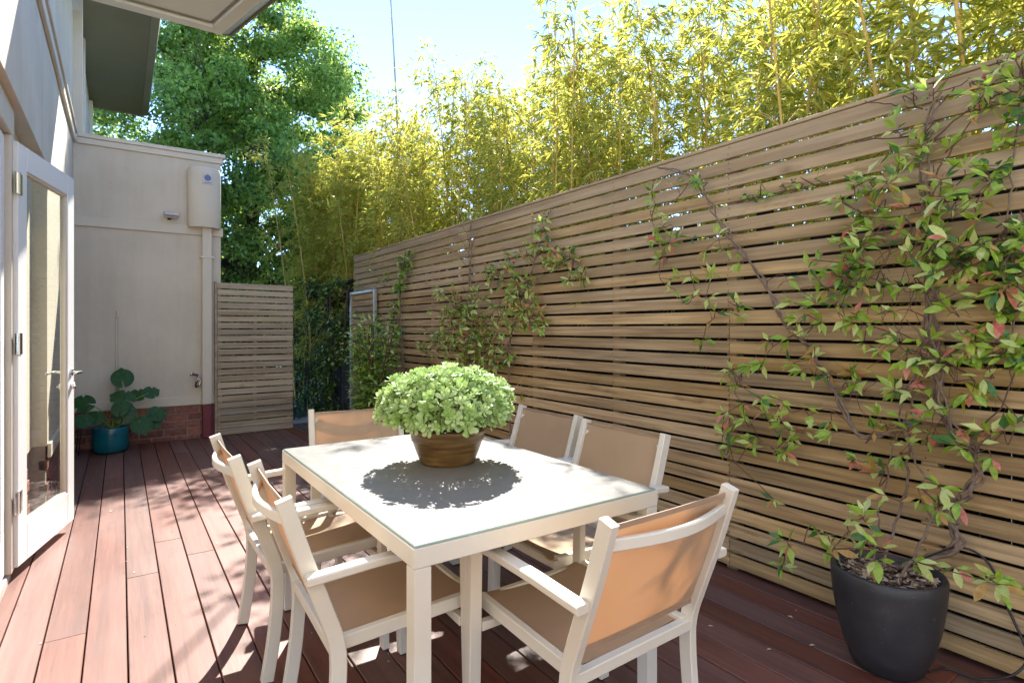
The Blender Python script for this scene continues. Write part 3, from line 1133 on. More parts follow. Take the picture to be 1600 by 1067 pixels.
for sx in (-1, 1):
    for sy in (-1, 1):
        cx, cy = sx * (TW / 2 - 0.025), sy * (TL / 2 - 0.025)
        b = MB(); b.cbox(cx - 0.0247, cx + 0.0247, cy - 0.0247, cy + 0.0247, 0.006, TZ - 0.008 - AP, 0.002)
        lg = b.build('leg', 'table_metal', tab)
        b = MB(); b.cbox(cx - 0.022, cx + 0.022, cy - 0.022, cy + 0.022, 0.0, 0.0055, 0.001); b.build('foot_cap', 'black_plastic', lg)


# ------------------------------------------------------------------ chairs
def make_chair():
    c_ = empty('sling_chair')
    for s_ in (-1, 1):
        b = MB()
        path = smooth_path([(s_ * .25, -.335, .84), (s_ * .25, -.285, .68), (s_ * .25, -.228, .52), (s_ * .25, -.195, .42), (s_ * .25, -.188, .33), (s_ * .25, -.2, .17), (s_ * .25, -.225, .004)], 4)
        b.sweep(rect(0.030, 0.044, 0.003), path)
        rl = b.build('rear_leg', 'chair_metal', c_)
        b = MB(); b.box(s_ * .25 - .013, s_ * .25 + .013, -.245, -.205, 0, .0038); b.build('foot_cap', 'black_plastic', rl)
        # arm bending down into the front leg
        x = s_ * .2875
        b = MB()
        path = [(x, -.285, .622), (x, -.10, .634), (x, .10, .640), (x, .165, .637), (x, .190, .629), (x, .203, .613)]
        b.sweep(rect(0.043, 0.024, 0.004), path)
        b.build('armrest', 'chair_metal', c_)
        b = MB()
        b.sweep(rect(0.043, 0.028, 0.003), [(x, .201, .617), (x, .208, .3), (x, .216, .004)])
        fl_ = b.build('front_leg', 'chair_metal', c_)
        b = MB(); b.box(x - .018, x + .018, .204, .228, 0, .0038); b.build('foot_cap', 'black_plastic', fl_)
        b = MB()
        b.sweep(rect(0.026, 0.040, 0.003), [(s_ * .222, -.192, .395), (s_ * .222, .04, .408), (s_ * .222, .262, .42)])
        b.build('seat_rail', 'chair_metal', c_)
    sd = Vector((0, 1, 0))
    b = MB(); b.sweep(rect(0.028, 0.034, 0.003), [(-.2345, -.195, .39), (.2345, -.195, .39)], side=sd); b.build('rear_rail', 'chair_metal', c_)
    b = MB(); b.sweep(rect(0.03, 0.03, 0.006), [(-.236, .268, .412), (.236, .268, .412)], side=sd); b.build('front_rail', 'chair_metal', c_)
    b = MB(); b.sweep(rect(0.028, 0.028, 0.003), [(-.266, .20, .372), (.266, .20, .372)], side=sd); b.build('stretcher', 'chair_metal', c_)
    b = MB()
    pth = [(-.235 + .47 * k / 12, -.318 - .045 * math.sin(math.pi * k / 12), .775) for k in range(13)]
    b.sweep(rect(0.018, 0.032, 0.004), pth, side=Vector((0, 1, 0))); soft(b.build('back_bar', 'chair_metal', c_))
    # slings
    def sling(name, pts, x0, sag):
        b = MB()
        nx = 12
        for lay in (0, 1):
            for i, (y, z) in enumerate(pts):
                y2, z2 = pts[min(i + 1, len(pts) - 1)]
                y1, z1 = pts[max(i - 1, 0)]
                tl = math.hypot(y2 - y1, z2 - z1)
                ny, nzz = -(z2 - z1) / tl, (y2 - y1) / tl
                for k in range(nx + 1):
                    q = k / nx * 2 - 1
                    s2 = sag * (1 - q * q) + lay * 0.0016
                    b.v.append((x0 * q, y - ny * s2, z - nzz * s2))
        ny_ = len(pts)
        w_ = nx + 1
        off = ny_ * w_
        for i in range(ny_ - 1):
            for k in range(nx):
                a = i * w_ + k
                b.f.append((a, a + 1, a + 1 + w_, a + w_))
                b.f.append((off + a, off + a + w_, off + a + 1 + w_, off + a + 1))
        for k in range(nx):
            b.f.append((k, off + k, off + k + 1, k + 1))
            a = (ny_ - 1) * w_ + k
            b.f.append((a, a + 1, off + a + 1, off + a))
        for i in range(ny_ - 1):
            a = i * w_
            b.f.append((a, a + w_, off + a + w_, off + a))
            a = i * w_ + nx
            b.f.append((a, off + a, off + a + w_, a + w_))
        o_ = b.build(name, 'sling', c_, smooth=False)
        return soft(o_, 50)
    sling('seat', [(-.168, .402), (-.06, .411), (.06, .418), (.16, .425), (.24, .432), (.268, .434), (.283, .428)], .222, .012)
    bk_ = sling('backrest', [(-.208, .462), (-.228, .52), (-.258, .60), (-.285, .68), (-.309, .76), (-.3265, .822)], .236, -.004)
    for (y, z) in ((-.3262, .818), (-.210, .467)):
        b = MB()
        b.sweep(rect(0.005, 0.014, 0.001), [(-.234, y, z), (0, y - .004, z), (.234, y, z)], side=Vector((0, 1, 0)))
        b.build('hem', 'sling_hem', bk_)
    return c_


chair0 = make_chair()
GRP = 'sling chairs around the dining table'
# top-of-back centre, heading of the seat (direction it faces)
spots = [
    ((0.333, 2.47), R(-90), 'cream armchair with tan sling, farther of the two on the house side of table'),
    ((0.368, 1.845), R(-92), 'cream armchair with tan sling, nearer of the two on the house side of table'),
    ((1.205, 0.975), R(1.5), 'nearest cream armchair, tan sling back turned to us at the table end'),
    ((1.985, 2.49), R(90), 'tan sling armchair by the fence, farther of two on that side of table'),
    ((1.945, 1.88), R(90.5), 'tan sling armchair by the fence, nearer of two on that side of table'),
    ((1.13, 3.22), R(171), 'tan sling armchair at the far table end facing us behind the succulent'),
]
for i, ((tx, ty), rz, lab) in enumerate(spots):
    c_ = chair0 if i == 0 else copy_tree(chair0)
    fx, fy = -math.sin(rz), math.cos(rz)
    c_.location = (tx + fx * .335, ty + fy * .335, 0)
    c_.rotation_euler = (0, 0, rz)
    tag(c_, lab, 'chair', GRP)

# ------------------------------------------------------------------ leaf shapes
def leaf_mesh(name, mat, L, Wd, droop=0.25, fold=0.12, seg=6, tip=1.0):
    b = MB()
    prof = [0.0, 0.62, 1.0, 0.8, 0.0] if seg == 4 else [0, .5, .85, 1, .9, .6, 0]
    k = len(prof) - 1
    vs = [(0, 0, 0)]
    for i in range(1, k):
        t = i / k
        z = -droop * L * t * t
        w_ = prof[i] * Wd / 2
        vs += [(-w_, t * L, z + fold * w_ * 2), (0, t * L, z), (w_, t * L, z + fold * w_ * 2)]
    vs.append((0, L, -droop * L))
    fs = [(0, 2, 1), (0, 3, 2)]
    for i in range(k - 2):
        a = 1 + 3 * i
        fs += [(a, a + 1, a + 4, a + 3), (a + 1, a + 2, a + 5, a + 4)]
    a = 1 + 3 * (k - 2)
    e = len(vs) - 1
    fs += [(a, a + 1, e), (a + 1, a + 2, e)]
    b.add(vs, fs)
    return b.mesh(name, mat, smooth=True)


JL = {}
for mt in ('jasmine_green', 'jasmine_pale', 'jasmine_dark', 'jasmine_red', 'jasmine_bronze'):
    JL[mt] = [leaf_mesh('leaf', mt, 1.0, w_, dr) for (w_, dr) in ((0.36, .18), (0.42, .35), (0.30, .1))]
ROUND = [leaf_mesh('leaf', 'jasmine_dark', 1.0, 0.68, .2), leaf_mesh('leaf', 'jasmine_green', 1.0, 0.7, .3)]


def frame_from(d, n):
    d = d.normalized()
    s = d.cross(n)
    if s.length < 1e-4:
        s = d.cross(Vector((0.3, 0.5, 0.8)))
    s.normalize()
    n = s.cross(d)
    return Matrix((s, d, n)).transposed()


def more(bl, k):
    return [(a_, b_, c_, round(n_ * k)) for a_, b_, c_, n_ in bl]


def vine(root, blobs, rng, palette, leaf_len, trunkpts, toward=Vector((-1, 0, 0)), max_parts=300, twig_mat='vine_twig', out=0.05, fan=(4, 7), round_leaf=False, mult=1.0):
    """blobs: (centre, radius_along, radius_up, number of fans). Twigs join each fan to the closest stem point."""
    blobs = more(blobs, mult)
    leaves = []
    tw = MB()
    rl = root.location
    centres = []
    for (c_, ra, ru, n_) in blobs:
        for _ in range(n_):
            a, q = rng.uniform(0, 6.283), math.sqrt(rng.random())
            centres.append(c_ + Vector((-abs(rng.gauss(0, out)) - 0.012, ra * q * math.cos(a), ru * q * math.sin(a))))
    anchors = [Vector(p) for p in trunkpts]
    for c_ in centres:
        best = min(anchors, key=lambda p: (p - c_).length + 0.25 * max(0, p.z - c_.z))
        mid = (best + c_) / 2 + Vector((-rng.uniform(0, .03), rng.gauss(0, .025), rng.gauss(0, .03)))
        mid.x = min(mid.x, FX - 0.012)
        pth = smooth_path([best, mid, c_], 4)
        ln = (best - c_).length
        if ln > 0.02:
            tw.tube([p - rl for p in pth], [0.0022 * (1 - .55 * i / len(pth)) + .0005 for i in range(len(pth))], 4, cap=False)
        if ln < 0.6:
            anchors.append(mid)
            anchors.append(c_)
        d0 = (c_ - mid).normalized()
        for _ in range(rng.randint(*fan)):
            dd = (d0 * 0.55 + toward * rng.uniform(-.1, .9) + Vector((rng.gauss(0, .45), rng.gauss(0, .75), rng.gauss(-.05, .55)))).normalized()
            nn = (toward * 0.8 + Vector((0, 0, 0.9)) + Vector((rng.gauss(0, .35), rng.gauss(0, .35), rng.gauss(0, .35))))
            p = c_ + dd * rng.uniform(0, .018)
            if p.x > FX - 0.01:
                p.x = FX - 0.01
            if p.x + dd.x * leaf_len > FX - .004:
                dd.x = -abs(dd.x)
            leaves.append((p, dd, nn, leaf_len * rng.uniform(.6, 1.15)))
    tw.build('twigs', twig_mat, root, smooth=True)['kind'] = 'stuff'
    def key(l):
        return (l[0] - Vector((0, 0, H))).length
    leaves.sort(key=key)
    mats_, wts = zip(*palette)
    rest = MB()
    P, D, N, L_, W_, MI = [], [], [], [], [], []
    for i, (p, dd, nn, ln) in enumerate(leaves):
        mt = rng.choices(mats_, wts)[0]
        if i < max_parts:
            me = rng.choice(ROUND) if round_leaf else rng.choice(JL[mt])
            o_ = bpy.data.objects.new('leaf', me)
            C.objects.link(o_)
            o_.parent = root
            o_.matrix_local = Matrix.Translation(p - rl) @ frame_from(dd, nn).to_4x4() @ Matrix.Scale(ln, 4)
        else:
            P.append(p - rl); D.append(dd); N.append(nn); L_.append(ln); W_.append(ln * .4); MI.append(mats_.index(mt))
    if P:
        me = np_leaves('foliage', mats_, P, D, N, L_, W_, MI)
        o_ = link('foliage', me, root)
        o_['kind'] = 'stuff'
    return leaves


def stem_obj(root, name, pts, r0, r1, mat='vine_wood', wob=0.006, rng=random, twist=None):
    pth = smooth_path(pts, 6)
    n_ = len(pth)
    out_ = []
    for i, p in enumerate(pth):
        q = p.copy()
        if twist:
            a = i * twist[0] + twist[1]
            q += Vector((-abs(math.sin(a)) * twist[2], math.cos(a) * twist[2], math.sin(a) * twist[2] * .5))
        q += Vector((0, rng.gauss(0, wob), rng.gauss(0, wob)))
        q.x = min(q.x, FX - max(r0, r1) - .001)
        out_.append(q)
    b = MB()
    b.tube([p - root.location for p in out_], [r0 + (r1 - r0) * i / (n_ - 1) for i in range(n_)], 7)
    b.build(name, mat, root, smooth=True)
    return out_


def F(px, py, off=0.03):
    return on_x(px, py, FX - off)


GAY = [('jasmine_green', 6), ('jasmine_pale', 3.2), ('jasmine_dark', 1.2), ('jasmine_red', 0.9), ('jasmine_bronze', 1.1)]

# --- black planter and its climber
plc = Vector((2.42, 0.955, 0))
PS = 0.89
pl = empty('black_planter', plc)
pl.scale = (PS, PS, PS)
tag(pl, 'large matte black planter filled with dry leaf mulch beside the slat fence', 'planter')
b = MB()
b.lathe([(0.115, 0.02), (0.135, 0.022), (0.165, 0.10), (0.19, 0.20), (0.206, 0.30), (0.213, 0.38), (0.214, 0.415), (0.208, 0.425), (0.199, 0.428), (0.192, 0.42), (0.19, 0.36), (0.02, 0.355)], 56)
b.build('pot', 'black_pot', pl, smooth=True)
b = MB(); b.lathe([(0.10, 0.0), (0.11, 0.0), (0.112, 0.019), (0.1, 0.019)], 32); b.build('pot_foot', 'black_plastic', pl, smooth=True)
b = MB(); b.lathe([(0.188, 0.372), (0.12, 0.382), (0.05, 0.388), (0.005, 0.39)], 32); b.build('soil', 'dark_soil', pl, smooth=True)
rng = random.Random(21)
for mt, nn_ in (('mulch_pale', 420), ('mulch_dark', 260)):
    b = MB()
    for _ in range(nn_):
        q, a = 0.18 * math.sqrt(rng.random()), rng.uniform(0, 6.28)
        p = Vector((q * math.cos(a), q * math.sin(a), .382 + rng.uniform(0, .03)))
        a2 = rng.uniform(0, 6.28)
        d = Vector((math.cos(a2), math.sin(a2), rng.gauss(0, .25))) * rng.uniform(.008, .03)
        s_ = Vector((-math.sin(a2), math.cos(a2), rng.gauss(0, .5))) * rng.uniform(.002, .009)
        if (p + d).xy.length > .187 or (p - d).xy.length > .187:
            continue
        b.add([p - d, p + s_, p + d, p - s_], [(0, 1, 2), (0, 2, 3)])
    o = b.build('mulch', mt, pl)
    o['kind'] = 'stuff'

rng = random.Random(31)
cv = empty('climbing_vine', (plc.x + .05, plc.y, .35))
tag(cv, 'star jasmine climbing the fence from the black planter on twisted bare stems', 'vine')
tr = []
tw3 = (0.55, 0, .012)
base = Vector((plc.x + .10, plc.y - .02, .355))
# looping twisted stems at the right of the pot
loop = [base, Vector((plc.x + .18, plc.y - .07, .40)), F(1500, 850, .06), F(1483, 800, .05), F(1512, 770, .05), F(1532, 735, .05), F(1520, 700, .05), F(1490, 670, .05), F(1470, 620, .04), F(1465, 560, .04), F(1455, 480, .04), F(1452, 400, .04), F(1448, 320, .04), F(1445, 250, .04), F(1455, 190, .04), F(1470, 150, .04)]
for k, (ph, r0) in enumerate(((0, .0095), (2.1, .0085), (4.2, .0065))):
    tr += stem_obj(cv, 'stem', loop, r0, .004, rng=rng, twist=(.42, ph, .016), wob=.002)
up = [plc + Vector((.02, .03, .355)), F(1395, 830, .12), F(1415, 760, .06), F(1420, 690, .05), F(1425, 620, .04), F(1440, 540, .04), F(1450, 450, .04), F(1440, 380, .04), F(1446, 300, .04)]
tr += stem_obj(cv, 'stem', up, .0055, .0035, rng=rng, wob=.004)
up = [plc + Vector((.0, -.04, .355)), F(1440, 850, .14), F(1452, 790, .08), F(1430, 720, .06), F(1405, 640, .05), F(1440, 560, .04), F(1460, 470, .04)]
tr += stem_obj(cv, 'stem', up, .005, .003, rng=rng, wob=.005)
up = [plc + Vector((-.03, .06, .355)), F(1372, 840, .1), F(1378, 780, .07), F(1395, 700, .05), F(1420, 640, .05)]
tr += stem_obj(cv, 'stem', up, .004, .0025, rng=rng, wob=.005)
# long diagonal limb to the upper left
diag = [F(1425, 660, .05), F(1345, 680, .05), F(1300, 600, .045), F(1262, 540, .04), F(1225, 500, .04), F(1195, 440, .04), F(1160, 395, .04), F(1125, 345, .04), F(1100, 300, .04), F(1080, 275, .035), F(1030, 262, .035)]
for ph in (0, 3.1):
    tr += stem_obj(cv, 'stem', diag, .0068, .0035, rng=rng, twist=(.7, ph, .011), wob=.003)
# top branches
for pts in ([F(1448, 190), F(1480, 150), F(1520, 120)], [F(1450, 230), F(1500, 180), F(1560, 150), F(1600, 140)],
            [F(1452, 290), F(1490, 230), F(1535, 165)], [F(1440, 170), F(1400, 165), F(1350, 158)], [F(1445, 215), F(1350, 220), F(1275, 238)],
            [F(1470, 560), F(1530, 600), F(1600, 660)], [F(1500, 690), F(1560, 640), F(1590, 560)]):
    tr += stem_obj(cv, 'stem', pts, .0035, .002, rng=rng, wob=.004, mat='vine_twig')
for k in range(26):                                     # bare hanging shoots
    p = F(rng.uniform(1360, 1480), rng.uniform(350, 620), .05)
    stem_obj(cv, 'shoot', [p, p + Vector((-.03, rng.gauss(0, .04), -.09)), p + Vector((-.01, rng.gauss(0, .06), -.2))], .0016, .001, rng=rng, wob=.004, mat='vine_twig')


def B(px, py, rx, ry, n_, off=.04):
    c_ = F(px, py, off)
    ppm = (px - 188) / FX * math.cos(TH)
    return (c_, rx / ppm * 1.25, ry / ppm, n_)


blobs = [B(1440, 140, 50, 30, 4), B(1470, 165, 60, 40, 8), B(1440, 250, 30, 40, 8), B(1440, 310, 80, 40, 16), B(1380, 330, 60, 50, 12), B(1450, 370, 100, 45, 22),
         B(1330, 290, 30, 20, 4), B(1400, 420, 90, 40, 16), B(1330, 420, 60, 40, 9), B(1280, 440, 40, 30, 5), B(1540, 420, 60, 60, 18), B(1560, 500, 45, 50, 14),
         B(1340, 470, 70, 40, 10), B(1450, 520, 70, 50, 14), B(1540, 570, 60, 45, 9), B(1300, 520, 50, 40, 8), B(1250, 560, 50, 40, 7), B(1330, 590, 60, 30, 7), B(1180, 600, 40, 40, 7),
         B(1200, 640, 60, 30, 10), B(1240, 670, 60, 25, 7), B(1150, 680, 30, 25, 3), B(1160, 690, 30, 15, 3), B(1430, 610, 30, 25, 4), B(1350, 660, 40, 20, 4), B(1460, 690, 50, 25, 6),
         B(1380, 715, 30, 20, 5), B(1245, 700, 20, 20, 3), B(1450, 770, 50, 25, 6, .12), B(1350, 800, 40, 20, 4, .2), B(1370, 850, 50, 15, 6, .35), B(1290, 855, 40, 20, 3, .3),
         B(1255, 885, 20, 10, 2, .3), B(1530, 885, 35, 15, 4, .2), B(1525, 690, 30, 20, 3), B(1480, 650, 50, 30, 4), B(1580, 690, 20, 30, 3), B(1240, 780, 25, 15, 1), B(1290, 830, 25, 12, 2, .2),
         B(1040, 330, 30, 30, 7), B(1050, 380, 40, 30, 9), B(1090, 450, 50, 25, 5), B(1110, 510, 40, 30, 3), B(1130, 420, 40, 25, 4), B(1155, 480, 40, 20, 3), B(1085, 290, 20, 12, 4), B(1120, 390, 40, 20, 3)]
blobs = [(a_, b_, c_, max(n_, round(n_ * .95))) for a_, b_, c_, n_ in blobs]
vine(cv, blobs, rng, GAY, .069, tr, out=.045, fan=(4, 7))

# creeping fig strips
rng = random.Random(41)
cf = empty('creeping_fig', F(1220, 300, .0))
tag(cf, 'thin creeping fig shoot threaded between upper slats left of the big vine', 'creeper')
pts = [F(1140, 318, .012), F(1180, 312, .012), F(1215, 304, .012), F(1250, 295, .012), F(1290, 284, .012)]
tr2 = stem_obj(cf, 'stem', pts, .0018, .0012, rng=rng, wob=.001)
vine(cf, [B(1160, 312, 22, 6, 2, .015), B(1185, 306, 15, 6, 3, .015), B(1210, 300, 14, 6, 3, .015), B(1240, 292, 16, 7, 4, .015), B(1275, 286, 14, 5, 2, .015)], rng, GAY, .034, tr2, out=.01, fan=(2, 4), round_leaf=True)
cf2 = empty('creeping_fig', F(1570, 400, .0))
tag(cf2, 'dark round leaved creeping fig spilling over the fence at the right', 'creeper')
pts = [F(1600, 90, .02), F(1590, 180, .02), F(1580, 290, .02), F(1570, 380, .02), F(1585, 520, .02), F(1580, 600, .02)]
tr2 = stem_obj(cf2, 'stem', pts, .004, .002, rng=rng, wob=.004)
vine(cf2, [B(1585, 120, 25, 20, 14, .03), B(1590, 180, 30, 40, 12, .03), B(1560, 160, 30, 20, 8, .03), B(1570, 265, 30, 14, 7, .03), B(1580, 370, 30, 25, 12, .03), B(1560, 410, 50, 30, 22, .03), B(1530, 400, 30, 15, 6, .03),
           B(1590, 470, 20, 30, 10, .03), B(1585, 560, 18, 25, 8, .03)], rng, GAY, .045, tr2, out=.02, fan=(3, 5), round_leaf=True)

# middle climbers
PALE = [('jasmine_green', 4), ('jasmine_pale', 4.5), ('jasmine_dark', 1), ('jasmine_red', 1.0), ('jasmine_bronze', 1.3)]
rng = random.Random(51)
v3 = empty('climbing_vine', F(800, 700, .05))
v3.location.z = 0.0
tag(v3, 'jasmine with pink tips spreading on the fence above the succulent', 'vine')
s3 = stem_obj(v3, 'stem', [F(800, 720, .04), F(795, 560, .04), F(815, 470, .04), F(838, 400, .04), F(850, 350, .03), F(862, 325, .03)], .008, .004, rng=rng)
s3 += stem_obj(v3, 'stem', [F(830, 400), F(870, 395), F(905, 412)], .004, .002, rng=rng)
vine(v3, [B(852, 355, 12, 16, 5), B(835, 395, 35, 12, 9), B(880, 405, 28, 18, 16), B(905, 430, 18, 14, 5), B(790, 430, 30, 20, 9), B(820, 450, 30, 28, 22), B(835, 490, 26, 25, 14), B(800, 490, 30, 30, 14),
          B(765, 520, 30, 35, 18), B(800, 545, 30, 20, 8), B(780, 570, 20, 15, 5), B(850, 505, 12, 12, 3), B(770, 425, 25, 12, 3)], rng, PALE, .066, s3, out=.05, mult=1.6)
v2 = empty('climbing_vine', F(735, 700, .05))
v2.location.z = 0.0
tag(v2, 'bushy jasmine on the fence behind the succulent with one bare upright stem', 'vine')
s2 = stem_obj(v2, 'stem', [F(735, 700, .04), F(738, 560, .04), F(733, 450, .03), F(737, 400, .03), F(735, 345, .02)], .009, .004, rng=rng, twist=(.8, 0, .006))
s2 += stem_obj(v2, 'stem', [F(735, 700, .04), F(734, 560, .04), F(737, 450, .03), F(733, 400, .03), F(738, 345, .02)], .007, .003, rng=rng, twist=(.8, 3, .006))
for e in ((700, 360), (715, 345), (690, 385), (760, 350), (705, 430)):
    stem_obj(v2, 'shoot', [F(735, e[1] + 40), F((735 + e[0]) / 2, e[1] + 12), F(*e)], .002, .001, rng=rng, mat='vine_twig')
vine(v2, [B(710, 475, 38, 22, 20), B(735, 505, 40, 35, 34), B(700, 530, 30, 35, 22), B(745, 550, 45, 25, 26), B(705, 580, 30, 20, 10), B(755, 470, 16, 20, 6), B(690, 455, 20, 12, 3), B(670, 545, 14, 12, 3)],
     rng, PALE, .066, s2, out=.06, mult=1.6)
GR = [('jasmine_green', 6), ('jasmine_pale', 2), ('jasmine_dark', 4), ('jasmine_bronze', .3)]
v1 = empty('climbing_vine', F(628, 640, .05))
v1.location.z = 0.0
tag(v1, 'narrow green vine climbing straight up the fence near its far end', 'vine')
s1 = stem_obj(v1, 'stem', [F(625, 690, .04), F(632, 600, .04), F(626, 500, .04), F(628, 440, .04), F(635, 395, .03)], .010, .005, rng=rng, twist=(.8, 0, .008))
vine(v1, [B(632, 420, 10, 20, 9), B(630, 455, 12, 18, 9), B(600, 435, 22, 12, 3), B(622, 490, 12, 16, 5), B(625, 520, 12, 20, 6), B(640, 400, 12, 10, 3)], rng, GR, .075, s1, out=.04, mult=1.5)

# shrub in a dark pot at the fence end
rng = random.Random(61)
shc = Vector((2.42, 6.35, 0))
sp_ = empty('plant_pot', (2.36, 5.68, 0))
tag(sp_, 'dark pot with red flowers on the deck behind the far chair', 'pot')
b = MB(); b.lathe([(0.12, 0), (0.14, 0.0), (0.18, 0.30), (0.185, 0.34), (0.17, 0.34), (0.165, 0.3), (0.02, 0.29)], 28); b.build('pot', 'black_pot', sp_, smooth=True)
P, D, N, L_, W_ = [], [], [], [], []
for _ in range(60):
    a, q = rng.uniform(0, 6.28), rng.uniform(0, .15)
    P.append((q * math.cos(a), q * math.sin(a), .33 + rng.uniform(0, .08))); D.append((math.cos(a), math.sin(a), rng.uniform(.2, 1)))
    N.append((0, 0, 1)); L_.append(.05); W_.append(.035)
link('flowers', np_leaves('flowers', ['red_petal', 'jasmine_dark'], P, D, N, L_, W_, [i % 2 for i in range(60)]), sp_)
sh = empty('shrub', (shc.x, shc.y, 0))
tag(sh, 'leafy green shrub in front of the folded gate at the fence end', 'shrub')
b = MB()
P, D, N, L_, W_, MI = [], [], [], [], [], []
for _ in range(34):
    a = rng.uniform(0, 6.28)
    top = Vector((rng.gauss(-.02, .10), rng.gauss(.0, .30), rng.uniform(.55, 1.42)))
    top.x = min(top.x, .2)
    b.tube(smooth_path([(rng.gauss(0, .05), rng.gauss(0, .08), 0), (top.x * .5, top.y * .5, top.z * .5), tuple(top)], 4), .005, 4, cap=False)
    for k in range(115):
        t = rng.uniform(.15, 1.05)
        c_ = Vector((top.x * t, top.y * t, top.z * t))
        dd = Vector((rng.gauss(0, 1), rng.gauss(0, 1), rng.gauss(.2, .6)))
        p = c_ + dd.normalized() * rng.uniform(.0, .17)
        p.x = min(p.x, .22)
        P.append(p); D.append(dd); N.append(Vector((-.4, 0, 1)) + Vector((rng.gauss(0, .4), rng.gauss(0, .4), 0))); L_.append(rng.uniform(.045, .085)); W_.append(.034); MI.append(rng.choices([0, 1, 2], [4, 3, 3])[0])
b.build('stem', 'vine_twig', sh, smooth=True)
o = link('foliage', np_leaves('foliage', ['jasmine_green', 'jasmine_dark', 'jasmine_pale'], P, D, N, L_, W_, MI), sh)

# black cable by the planter
b = MB()
cpts = [F(1440, 873, .25), F(1500, 855, .05), F(1545, 880, .02), F(1575, 950, .02), F(1598, 1000, .03), F(1605, 1030, .05), F(1580, 1055, .08), F(1530, 1068, .1), F(1480, 1050, .12), F(1452, 1030, .2)]
for i in range(7, 10):
    cpts[i].z = .008
b.tube(smooth_path(cpts, 8), .0045, 7)
tag(b.build('black_cable', 'black_plastic', smooth=True), 'thin black cable looping from the planter down to the deck', 'cable')

# ------------------------------------------------------------------ succulent bowl on the table
rng = random.Random(71)
pc = Vector((1.130, 2.10, TZ))
pot = empty('glazed_bowl', pc)
pot.scale = (1.04, 1.04, 1.1)
tag(pot, 'brown glazed ceramic bowl standing in the middle of the table', 'pot')
b = MB()
b.lathe([(0.09, 0.0), (0.106, 0.0), (0.112, 0.01), (0.128, 0.05), (0.141, 0.085), (0.1455, 0.089), (0.1445, 0.095), (0.1475, 0.10), (0.147, 0.106), (0.152, 0.118), (0.157, 0.124), (0.157, 0.132), (0.150, 0.136), (0.144, 0.130), (0.142, 0.115), (0.02, 0.112)], 56)
b.build('bowl', 'brown_glaze', pot, smooth=True)
b = MB(); b.lathe([(0.141, 0.118), (0.08, 0.126), (0.01, 0.13)], 28); b.build('soil', 'dark_soil', pot, smooth=True)
b = MB()
for _ in range(260):
    q, a = 0.132 * math.sqrt(rng.random()), rng.uniform(0, 6.28)
    p = Vector((q * math.cos(a), q * math.sin(a), .128 + rng.uniform(0, .014)))
    a2 = rng.uniform(0, 6.28)
    d = Vector((math.cos(a2), math.sin(a2), rng.gauss(0, .3))) * rng.uniform(.004, .012)
    s_ = Vector((-math.sin(a2), math.cos(a2), rng.gauss(0, .5))) * rng.uniform(.002, .007)
    b.add([p - d, p + s_, p + d, p - s_], [(0, 1, 2), (0, 2, 3)])
o = b.build('mulch', 'mulch_pale', pot); o['kind'] = 'stuff'
suc = empty('succulent', pc + Vector((0, 0, .138)))
tag(suc, 'dome of pale green succulent rosettes growing in the brown bowl', 'plant')


def rosette(nl, R0, openness):
    b = MB()
    for k in range(nl):
        t = k / nl
        a = k * 2.399963
        r_ = R0 * (0.45 + 0.55 * (1 - t))
        el = openness + t * 1.05
        dr = Vector((math.cos(a) * math.cos(el), math.sin(a) * math.cos(el), math.sin(el)))
        sd = Vector((-math.sin(a), math.cos(a), 0))
        nn = dr.cross(sd) * -1
        wid = r_ * .52
        pts_ = []
        for (s_, w_) in ((0.08, .16), (.45, .55), (.72, 1.0), (.92, .75), (1.0, .25)):
            cpt = dr * (s_ * r_) + nn * (0.10 * r_ * math.sin(s_ * 3.0))
            pts_.append((cpt - sd * wid * w_ / 2 + nn * .03 * r_, cpt - nn * .02 * r_, cpt + sd * wid * w_ / 2 + nn * .03 * r_))
        k0 = len(b.v)
        for tri in pts_:
            b.v += [tuple(q_) for q_ in tri]
        for i in range(4):
            a0 = k0 + 3 * i
            b.f += [(a0, a0 + 1, a0 + 4, a0 + 3), (a0 + 1, a0 + 2, a0 + 5, a0 + 4)]
    return b.mesh('rosette', 'succulent_leaf', smooth=True)


ros = [rosette(13, .036, .12), rosette(12, .032, .3), rosette(11, .034, .0), rosette(14, .030, .22)]
st_ = MB()
cen = Vector((-.005, .0, .10))
n_r = 290
rx, rz_ = .266, .150
pts3 = []
for i in range(n_r):
    zz = 1 - 1.50 * (i + .5) / n_r
    a = i * 2.399963 + rng.gauss(0, .1)
    rr = math.sqrt(max(0, 1 - zz * zz))
    wob = 1 + rng.gauss(0, .05) + .05 * math.sin(a * 3 + 1) * (zz < .5)
    zs = rz_ if zz > 0 else .115
    p = cen + Vector((rr * rx * math.cos(a) * wob, rr * rx * math.sin(a) * wob, zz * zs * wob))
    if zz < -.25:
        p.xy = p.xy * (1.0 - .15 * (-zz - .25))
    nrm = Vector((rr * math.cos(a), rr * math.sin(a), zz * 1.2 + .45)).normalized()
    nrm = (nrm + Vector((rng.gauss(0, .16), rng.gauss(0, .16), rng.gauss(0, .16)))).normalized()
    q_ = nrm.to_track_quat('Z', 'Y')
    o = bpy.data.objects.new('rosette', rng.choice(ros))
    C.objects.link(o)
    o.parent = suc
    s_ = rng.choice([.85, 1.0, 1.1, 1.25, 1.42])
    o.matrix_local = Matrix.Translation(p) @ q_.to_matrix().to_4x4() @ Matrix.Rotation(rng.uniform(0, 6.28), 4, 'Z') @ Matrix.Scale(s_, 4)
    if i % 3 == 0 or zz < -.1:
        a3 = math.atan2(p.y, p.x)
        bs = Vector((math.cos(a3), math.sin(a3), 0)) * rng.uniform(.02, .12)
        mid = bs * .8 + Vector((p.x * .35, p.y * .35, p.z * .45))
        st_.tube(smooth_path([tuple(bs), tuple(mid), tuple(p - nrm * .005)], 3), [.0035] * 7, 5, cap=False)
